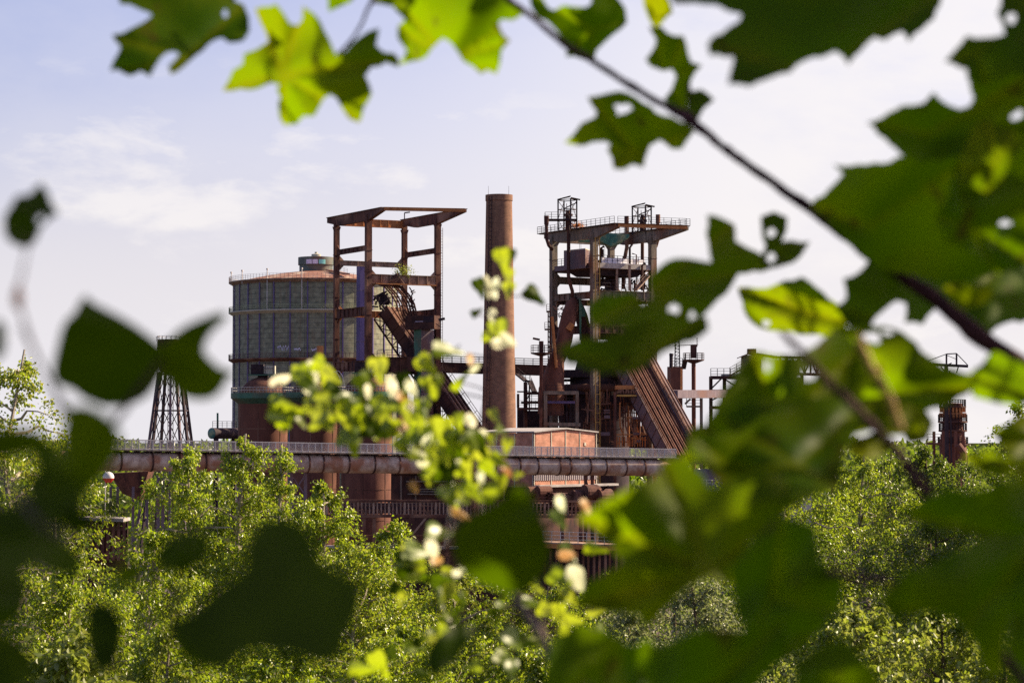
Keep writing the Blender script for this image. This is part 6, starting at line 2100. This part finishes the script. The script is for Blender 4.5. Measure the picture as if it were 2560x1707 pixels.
# --- big leaf at the bottom left and twig in the bottom centre
b4 = root_of('leafy_twig', 'blurred twig carrying the very large dark leaf at bottom left', 'branch', 500, 1707, 1.2)
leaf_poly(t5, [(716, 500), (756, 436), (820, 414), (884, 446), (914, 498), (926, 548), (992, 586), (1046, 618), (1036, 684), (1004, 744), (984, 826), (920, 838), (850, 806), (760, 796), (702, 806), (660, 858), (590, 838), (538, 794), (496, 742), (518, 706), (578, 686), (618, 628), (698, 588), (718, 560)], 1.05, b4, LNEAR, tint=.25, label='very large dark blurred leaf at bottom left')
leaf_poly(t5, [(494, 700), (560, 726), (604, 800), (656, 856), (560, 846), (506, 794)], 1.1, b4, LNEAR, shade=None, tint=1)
twig(q6, [(1180, 1700, 40), (1260, 1500, 36), (1400, 1380, 30), (1600, 1200, 24)], 1.2, b4)
b5 = root_of('leafy_twig', 'grey twig rising at bottom centre with one big dark leaf', 'branch', 1420, 1740, 2.0)
twig(q7, [(2190, 1750, 66), (2100, 1580, 62), (1990, 1370, 56), (1925, 1225, 60), (1850, 1120, 46), (1760, 980, 36), (1700, 900, 26)], 2.0, b5, BARKGREY)
twig(q7, [(1925, 1225, 34), (1960, 1140, 26), (1990, 1060, 18)], 2.0, b5, BARKGREY)
leaf_poly(q7, [(1380, 640), (1400, 560), (1540, 470), (1680, 400), (1790, 290), (1870, 340), (1930, 480), (1990, 620), (1990, 760), (1960, 860), (1870, 950), (1780, 990), (1680, 960), (1540, 910), (1450, 850), (1390, 740)], 1.55, b5, LNEAR, tint=.0, label='big dark leaf hanging at centre below the pipe')
leaf_poly(q7, [(1200, 1400), (1240, 1300), (1330, 1220), (1420, 1170), (1480, 1200), (1490, 1260), (1440, 1350), (1400, 1420), (1330, 1460), (1270, 1520), (1210, 1490)], 1.6, b5, LNEAR, tint=.1, label='small dark oval leaf at bottom centre')

# --- dark maple leaves lower right
b6 = root_of('maple_branch', 'shaded maple twig with dark drooping leaves in the lower right', 'branch', 2400, 1740, 1.5)
twig(q5, [(2440, 1300, 50), (2100, 900, 46), (1700, 700, 40), (1300, 640, 30)], 1.55, b6)
leaf_poly(t3, [(496, 572), (556, 476), (640, 414), (736, 446), (746, 540), (816, 600), (806, 684), (744, 746), (640, 756), (560, 766), (516, 704)], 1.55, b6, tilt=(.029, .0), tint=.0)
leaf_poly(t3, [(276, 795), (420, 738), (560, 748), (646, 716), (650, 800), (570, 900), (560, 960), (286, 965)], 1.5, b6, tilt=(.029, .0), tint=.0)
leaf_poly(t3, [(620, 740), (740, 690), (760, 720), (700, 800), (620, 840), (580, 800)], 1.6, b6, tilt=(.029, .0), tint=.3)
leaf_poly(t3, [(994, 402), (1060, 366), (1120, 336), (1200, 346), (1344, 296), (1400, 296), (1400, 490), (1250, 478), (1130, 454), (1060, 436)], 1.6, b6, tilt=(.029, .0), tint=.1)
leaf_poly(t3, [(934, 655), (1000, 576), (1080, 556), (1130, 524), (1250, 474), (1400, 464), (1400, 710), (1294, 690), (1276, 860), (1240, 880), (1196, 764), (1140, 706), (1060, 686), (960, 706)], 1.5, b6, tilt=(.029, .0), tint=.1)
leaf_poly(t3, [(1280, 620), (1344, 600), (1400, 620), (1400, 900), (1330, 930), (1290, 860), (1300, 740)], 1.6, b6, tilt=(.029, .0), tint=.0)
leaf_poly(t3, [(686, 835), (760, 786), (830, 776), (906, 860), (936, 965), (676, 965)], 1.55, b6, tilt=(.029, .0), tint=.15)
leaf_poly(t3, [(-20, 770), (60, 728), (150, 760), (232, 806), (262, 965), (-60, 965)], 1.9, b6, tilt=(.029, .0), tint=.2)
leaf_poly(t3, [(180, 800), (260, 770), (300, 830), (290, 930), (200, 920)], 1.7, b6, tilt=(.029, .0), tint=.0)
leaf_poly(q5, [(2330, 100), (2440, -40), (2440, 240), (2340, 210)], 1.6, b6, shade=False, tint=.4)

# --- sunlit hawthorn spray in the centre
hw = root_of('hawthorn_spray', 'sunlit spray of small pale, lime and rusty leaves in the centre', 'branch', 1420, 1500, 4.0)
D_ = 3.3
hw2 = root_of('hawthorn_spray', 'upright shoot of pale leaves in front of the brick chimney', 'branch', 1240, 1100, 3.3)
hw3 = root_of('hawthorn_spray', 'lower spray of scattered green, rusty and pale leaves beside the big dark central leaf', 'branch', 1420, 1707, 3.3)
twig(qs9, [(150, 360, 8), (330, 340, 10), (560, 390, 14), (760, 490, 16), (960, 590, 16), (1100, 700, 16), (1250, 820, 18), (1380, 980, 18), (1500, 1240, 20), (1620, 1500, 24), (1900, 1900, 30)], D_, hw, BARK, d2=3.4)
twig(q0, [(1259, 628, 3), (1246, 720, 4), (1240, 830, 4), (1222, 960, 5), (1190, 1100, 6), (1180, 1190, 6)], D_, hw2, BARK)
twig(q0, [(1150, 860, 3), (1060, 980, 4), (1040, 1060, 5), (1100, 1150, 6)], D_, hw, BARK)
for a_ in (((1455, 900, 7), (1465, 980, 7), (1480, 1100, 8)), ((1240, 1290, 7), (1265, 1050, 7), (1250, 960, 6)), ((1350, 960, 6), (1340, 1080, 6), (1300, 1200, 6)), ((1230, 1330, 7), (1290, 1180, 6), (1250, 1060, 5))):
    twig(qs9, a_, D_ - .1, hw, mat('pale_stalk', (.42, .38, .28), None, rough=.7) if 'pale_stalk' not in MATS else MATS['pale_stalk'], name='stalk')


def leaflet(par, px, py, d, L, W, ang, m, tilt=None, lobes=0, tint=.3):
    n = 18
    ca, sa = math.cos(R(ang)), math.sin(R(ang))
    pts = []
    for i in range(n):
        t_ = 2 * math.pi * i / n
        x = math.cos(t_) * L / 2
        y = math.sin(t_) * W / 2 * (1 - .25 * math.cos(t_))
        if lobes:
            k = 1 + .22 * math.cos(t_ * lobes)
            x, y = x * k, y * k
        else:
            k = 1 + rnd.uniform(-.07, .07)
            x, y = x * k, y * k
        pts.append((px + x * ca - y * sa, py + x * sa + y * ca))
    return leaf_poly(q0, pts, d, par, m, tilt, shade=None, rib=ang, tint=tint)


S9 = lambda x, y: (640 + x * .38272, 860 + y * .38272)
PT = (.25, -.06)                                 # turned towards the sun
sp = []
for x, y, L_, W_, a, kind in (
        (370, 185, 190, 85, 75, 'p'), (160, 235, 175, 80, -20, 'p'), (360, 310, 120, 55, 15, 'p'), (340, 415, 85, 60, 20, 'p'), (890, 290, 200, 80, 80, 'p'), (1015, 290, 150, 75, 60, 'p'),
        (730, 310, 120, 50, 85, 'p'), (1090, 410, 130, 90, 80, 'p'), (1105, 600, 200, 110, 80, 'p'), (1310, 690, 190, 140, 75, 'p'), (1400, 500, 110, 90, 60, 'p'), (1640, 660, 130, 60, 100, 'p'), (1480, 580, 70, 60, 0, 'p'),
        (805, 370, 80, 50, 10, 'o'), (960, 350, 110, 60, 40, 'o'), (960, 520, 110, 80, 60, 'o'), (1175, 530, 130, 75, 75, 'y'), (1250, 590, 110, 40, -30, 'o'), (1030, 930, 75, 55, 60, 'o'), (1320, 965, 110, 65, 60, 'o'), (1330, 1110, 150, 50, 30, 'o'),
        (1630, 810, 130, 60, 60, 'o'), (1090, 780, 90, 60, 0, 'p'), (1540, 620, 80, 60, 80, 'p'), (1220, 740, 100, 90, 0, 'y'), (1350, 830, 130, 90, 20, 'g'), (1400, 680, 150, 100, 60, 'g'), (1600, 910, 140, 70, 90, 'g'), (1470, 870, 100, 60, 80, 'p'), (1710, 850, 60, 50, 0, 'y'),
        (180, 430, 230, 150, 10, 'g'), (290, 490, 110, 70, 60, 'g'), (430, 470, 190, 110, 55, 'g'), (200, 500, 160, 80, -50, 'g'), (800, 160, 170, 110, 80, 'y'), (540, 350, 170, 130, 0, 'g'), (640, 420, 150, 110, 40, 'g'), (740, 440, 140, 110, 90, 'g'),
        (700, 250, 150, 110, 60, 'g'), (1110, 130, 160, 100, 45, 'y'), (1240, 40, 200, 90, 10, 'g'), (1150, 270, 150, 130, 80, 'g'), (630, 620, 190, 130, 80, 'g'), (860, 520, 160, 120, 0, 'g'), (1040, 510, 140, 100, 60, 'g'), (960, 250, 150, 80, 80, 'd'), (480, 250, 120, 80, 0, 'g'),
        (340, 240, 130, 90, 40, 'g'), (570, 380, 90, 70, 0, 'y'), (280, 190, 120, 80, 10, 'g'), (700, 560, 180, 120, 20, 'd'), (780, 570, 170, 90, 30, 'd'), (1330, 250, 160, 50, -50, 'g'), (1430, 160, 100, 40, -40, 'p'), (1400, 100, 80, 45, 80, 'o'), (1600, 560, 80, 50, 20, 'g'),
        (1010, 410, 70, 60, 80, 'l'), (1000, 610, 120, 80, 60, 'p'), (920, 560, 120, 70, 50, 'g'), (1170, 690, 110, 80, 10, 'y'), (1060, 720, 120, 80, 20, 'g'), (1230, 860, 140, 80, 20, 'd'), (1160, 830, 120, 90, 50, 'g'), (1430, 960, 120, 80, 70, 'g'), (1280, 1010, 130, 80, 60, 'g'),
        (1190, 1235, 170, 110, 0, 'g'), (1150, 1340, 130, 80, 60, 'p'), (1040, 1350, 180, 110, 10, 'g'), (960, 1390, 120, 60, 30, 'r'), (1180, 1410, 80, 60, 0, 'o'), (1000, 1460, 200, 120, 0, 'd'), (1250, 1480, 90, 70, 0, 'y'), (1340, 1480, 80, 60, 30, 'p'), (1200, 1540, 130, 80, 0, 'd'), (1560, 470, 120, 50, 60, 'g'), (1330, 500, 120, 60, 90, 'g'), (1580, 760, 140, 80, 30, 'g'), (1490, 740, 150, 90, 60, 'y')):
    sp.append((hw if y < 1180 else hw3, *S9(x, y), L_ * .38272, W_ * .38272, a, kind))
S2 = lambda x, y: (1160 + x * .2551, 460 + y * .2551)
for x, y, L_, W_, a, kind in ((385, 730, 230, 150, 80, 'y'), (440, 720, 210, 110, 100, 'd'), (150, 1010, 210, 110, 70, 'd'), (230, 1010, 270, 90, 80, 'p'), (315, 1020, 260, 100, 95, 'p'), (440, 1030, 160, 110, 90, 'y'), (680, 1090, 240, 140, 40, 'd'), (120, 1260, 130, 70, -30, 'd'), (280, 1290, 160, 90, 85, 'p'), (340, 1430, 240, 160, 80, 'p'), (230, 1500, 120, 80, 10, 'o'), (430, 1530, 230, 130, 40, 'p'), (350, 1560, 200, 120, 0, 'p'), (440, 900, 160, 90, 90, 'y')):
    sp.append((hw2, *S2(x, y), L_ * .2551, W_ * .2551, a, kind))
# lower right part of the spray, in front of the loading platform and the bushes
S7 = lambda x, y: (600 + x * .3871, 1100 + y * .3871)
for x, y, L_, W_, a, kind in ((2070, 410, 130, 70, 75, 'p'), (2170, 890, 210, 140, 70, 'p'), (2060, 500, 150, 90, 60, 'g'), (2230, 430, 110, 60, 60, 'o'), (2060, 880, 160, 110, 30, 'g'), (1900, 930, 150, 70, 40, 'y'), (1640, 1130, 110, 50, 80, 'r'), (1140, 1310, 90, 60, 60, 'r'), (980, 1370, 90, 70, 60, 'r'), (1240, 680, 130, 80, 40, 'p'), (1270, 590, 150, 100, 10, 'g'), (1340, 900, 90, 90, 0, 'y'), (1400, 860, 70, 60, 0, 'p'), (1160, 870, 130, 80, 20, 'd'), (1010, 960, 110, 80, 20, 'd'), (2110, 1010, 120, 80, 40, 'g'), (2290, 1100, 120, 80, 0, 'g'), (2180, 1320, 130, 90, 30, 'd'), (1750, 1280, 160, 110, 50, 'g'), (1830, 1300, 140, 90, 20, 'd'), (1700, 1400, 130, 80, 30, 'g'), (900, 1440, 190, 100, 60, 'g'), (780, 1480, 180, 90, 0, 'g'), (2290, 700, 150, 70, 10, 'g'), (2110, 740, 110, 60, 0, 'o'), (2210, 1430, 110, 70, 20, 'y'), (1260, 800, 60, 60, 0, 'o'), (2340, 590, 90, 60, 60, 'p')):
    sp.append((hw3, *S7(x, y), L_ * .3871, W_ * .3871, a, kind))
# the darker leaves deeper in the spray
for k in range(60):
    u = rnd.random()
    x, y = (745 + 390 * u + rnd.gauss(0, 22), 960 + 190 * u ** 1.3 + rnd.gauss(0, 34)) if k < 44 else (1080 + 150 * rnd.random(), 1080 + 170 * rnd.random())
    sp.append((hw, x, y, rnd.uniform(42, 74), rnd.uniform(26, 46), rnd.uniform(0, 180), 'ggygd'[k % 5]))
for k in range(46):
    x, y = rnd.uniform(1000, 1500), rnd.uniform(1340, 1700)
    if abs(x - 1250) > 110 or y > 1480:
        sp.append((hw3, x, y, rnd.uniform(30, 58), rnd.uniform(18, 38), rnd.uniform(0, 180), 'ggdygg'[k % 6]))
STEMS = [S9(x, y) for x, y in ((150, 360), (330, 340), (560, 390), (760, 490), (960, 590), (1100, 700), (1250, 820), (1380, 980), (1450, 1110), (1500, 1240), (1560, 1370), (1620, 1500), (1750, 1690))] + [(1259, 628), (1250, 690), (1244, 760), (1240, 830), (1222, 960), (1190, 1100)]
FINE = []
for (ax, ay), (bx, by) in zip(STEMS, STEMS[1:]):
    if math.hypot(bx - ax, by - ay) < 400:
        FINE += [(ax + (bx - ax) * i / 8, ay + (by - ay) * i / 8) for i in range(8)]
STK = {}
for k, (par, x, y, L_, W_, a, kind) in enumerate(sp):
    kind = {'r': 'd', 'o': 'oyo'[k % 3]}.get(kind, kind)
    if k % 4 == 3 and kind == 'p':
        kind = 'y'
    if kind == 'p':
        L_, W_ = L_ * .82, W_ * .82
    nx_, ny_ = min(FINE, key=lambda q: (q[0] - x) ** 2 + (q[1] - y) ** 2)
    mx_, my_ = (x + nx_) / 2 + rnd.uniform(-12, 12), (y + ny_) / 2 + rnd.uniform(-4, 14)
    if math.hypot(nx_ - x, ny_ - y) < 260:
        STK.setdefault(par.name, (par, MB()))[1].tube([P(x, y, D_), P(mx_, my_, D_ + .02), P(nx_, ny_, D_)], [1.3 * D_ / F, 1.7 * D_ / F, 2.2 * D_ / F], 5)
    m_, tl_, ti_, lo = {'p': (LPALE, (rnd.uniform(.06, .13), rnd.uniform(.0, .07)), rnd.uniform(0, .5), 0), 'g': (LHAW, None, rnd.uniform(0, .4), 3), 'y': (LHAW, (rnd.uniform(-.07, .02), rnd.uniform(-.05, .03)), rnd.uniform(.2, .55), 3), 'o': (LAUT, (rnd.uniform(.05, .1), rnd.uniform(0, .05)), rnd.uniform(0, .5), 0), 'r': (LAUT, None, 1, 0), 'd': (LNEAR, None, rnd.uniform(.2, .8), 3), 'l': (LPALE, None, 1, 0)}[kind]
    leaflet(par, x, y, D_ + rnd.uniform(-.12, .12), L_ * 1.06, W_ * 1.04, a, m_, tl_, lo, ti_)

for par, mb_ in STK.values():
    build('leaf_stalks', mb_, BARK, par)

# --- unseen maple added up and to the right; its foliage shades chosen near leaves
mt = thing('shade_maple', 'added unseen maple just right of the viewpoint, shading the near leaves', 'tree', (4.6, 4.4, ground_z(4.6, 4.4)))
rs = np.random.RandomState(77)
PP, AA, SS = [], [], []
sunv = np.array(SUN)
ex = np.cross(sunv, [0, 0, 1.])
ex /= np.linalg.norm(ex)
ey = np.cross(ex, sunv)
for c, r_ in SHADED:
    c = np.array(c)
    s0 = 1.0
    while True:                                   # first distance along the sun ray that lies outside the view
        p = c + sunv * s0
        if p[0] > .24 * p[1] + .12 or (p[2] - CZ) > .20 * p[1] + .12:
            break
        s0 += .1
    n = int(30 + 9000 * r_ * r_)
    n = min(n, 320)
    u = rs.uniform(-1, 1, (n, 2)) * (r_ * 1.02 + .02)
    s = s0 + rs.uniform(.05, .9, n)
    PP.append(c + ex * u[:, :1] + ey * u[:, 1:] + sunv * s[:, None])
    AA.append(rs.normal(size=(n, 3)) * .6 + np.array([0, 0, -.5]))
    SS.append(rs.uniform(.06, .11, n))
    a_ = .0
pos, ax, sz = np.concatenate(PP), np.concatenate(AA), np.concatenate(SS)
keep = np.ones(len(pos), bool)
for c, r_ in LITUP:                               # gaps cut in the added foliage so the sun reaches chosen leaves
    w = pos - np.array(c)
    t_ = w @ sunv
    keep &= ~((t_ > 0) & (np.linalg.norm(w - t_[:, None] * sunv, axis=1) < r_))
pos, ax, sz = pos[keep], ax[keep], sz[keep]
leaf_mesh('crown', pos, ax, sz, rs.uniform(0, .4, len(pos)), rs, LMAPLE, mt, aspect=1.0, fold=.12)
tr = MB()
g0 = Vector((4.6, 4.4, ground_z(4.6, 4.4)))
top_ = Vector((4.2, 4.6, CZ + 4.5))
tr.tube([g0, g0.lerp(top_, .35) + Vector((.1, .05, 0)), g0.lerp(top_, .7), top_], [.16, .13, .09, .03], 10)
for k in range(0, len(SHADED)):
    c, r_ = SHADED[k]
    tgt = Vector(PP[k].mean(axis=0))
    st_ = g0.lerp(top_, min(.9, max(.25, (tgt.z - g0.z - .5) / (top_.z - g0.z))))
    tr.tube([st_, st_.lerp(tgt, .5) + Vector((0, 0, .12)), tgt], [.02, .012, .004], 6, False)
build('trunk', tr, TRUNKDK, mt, True)
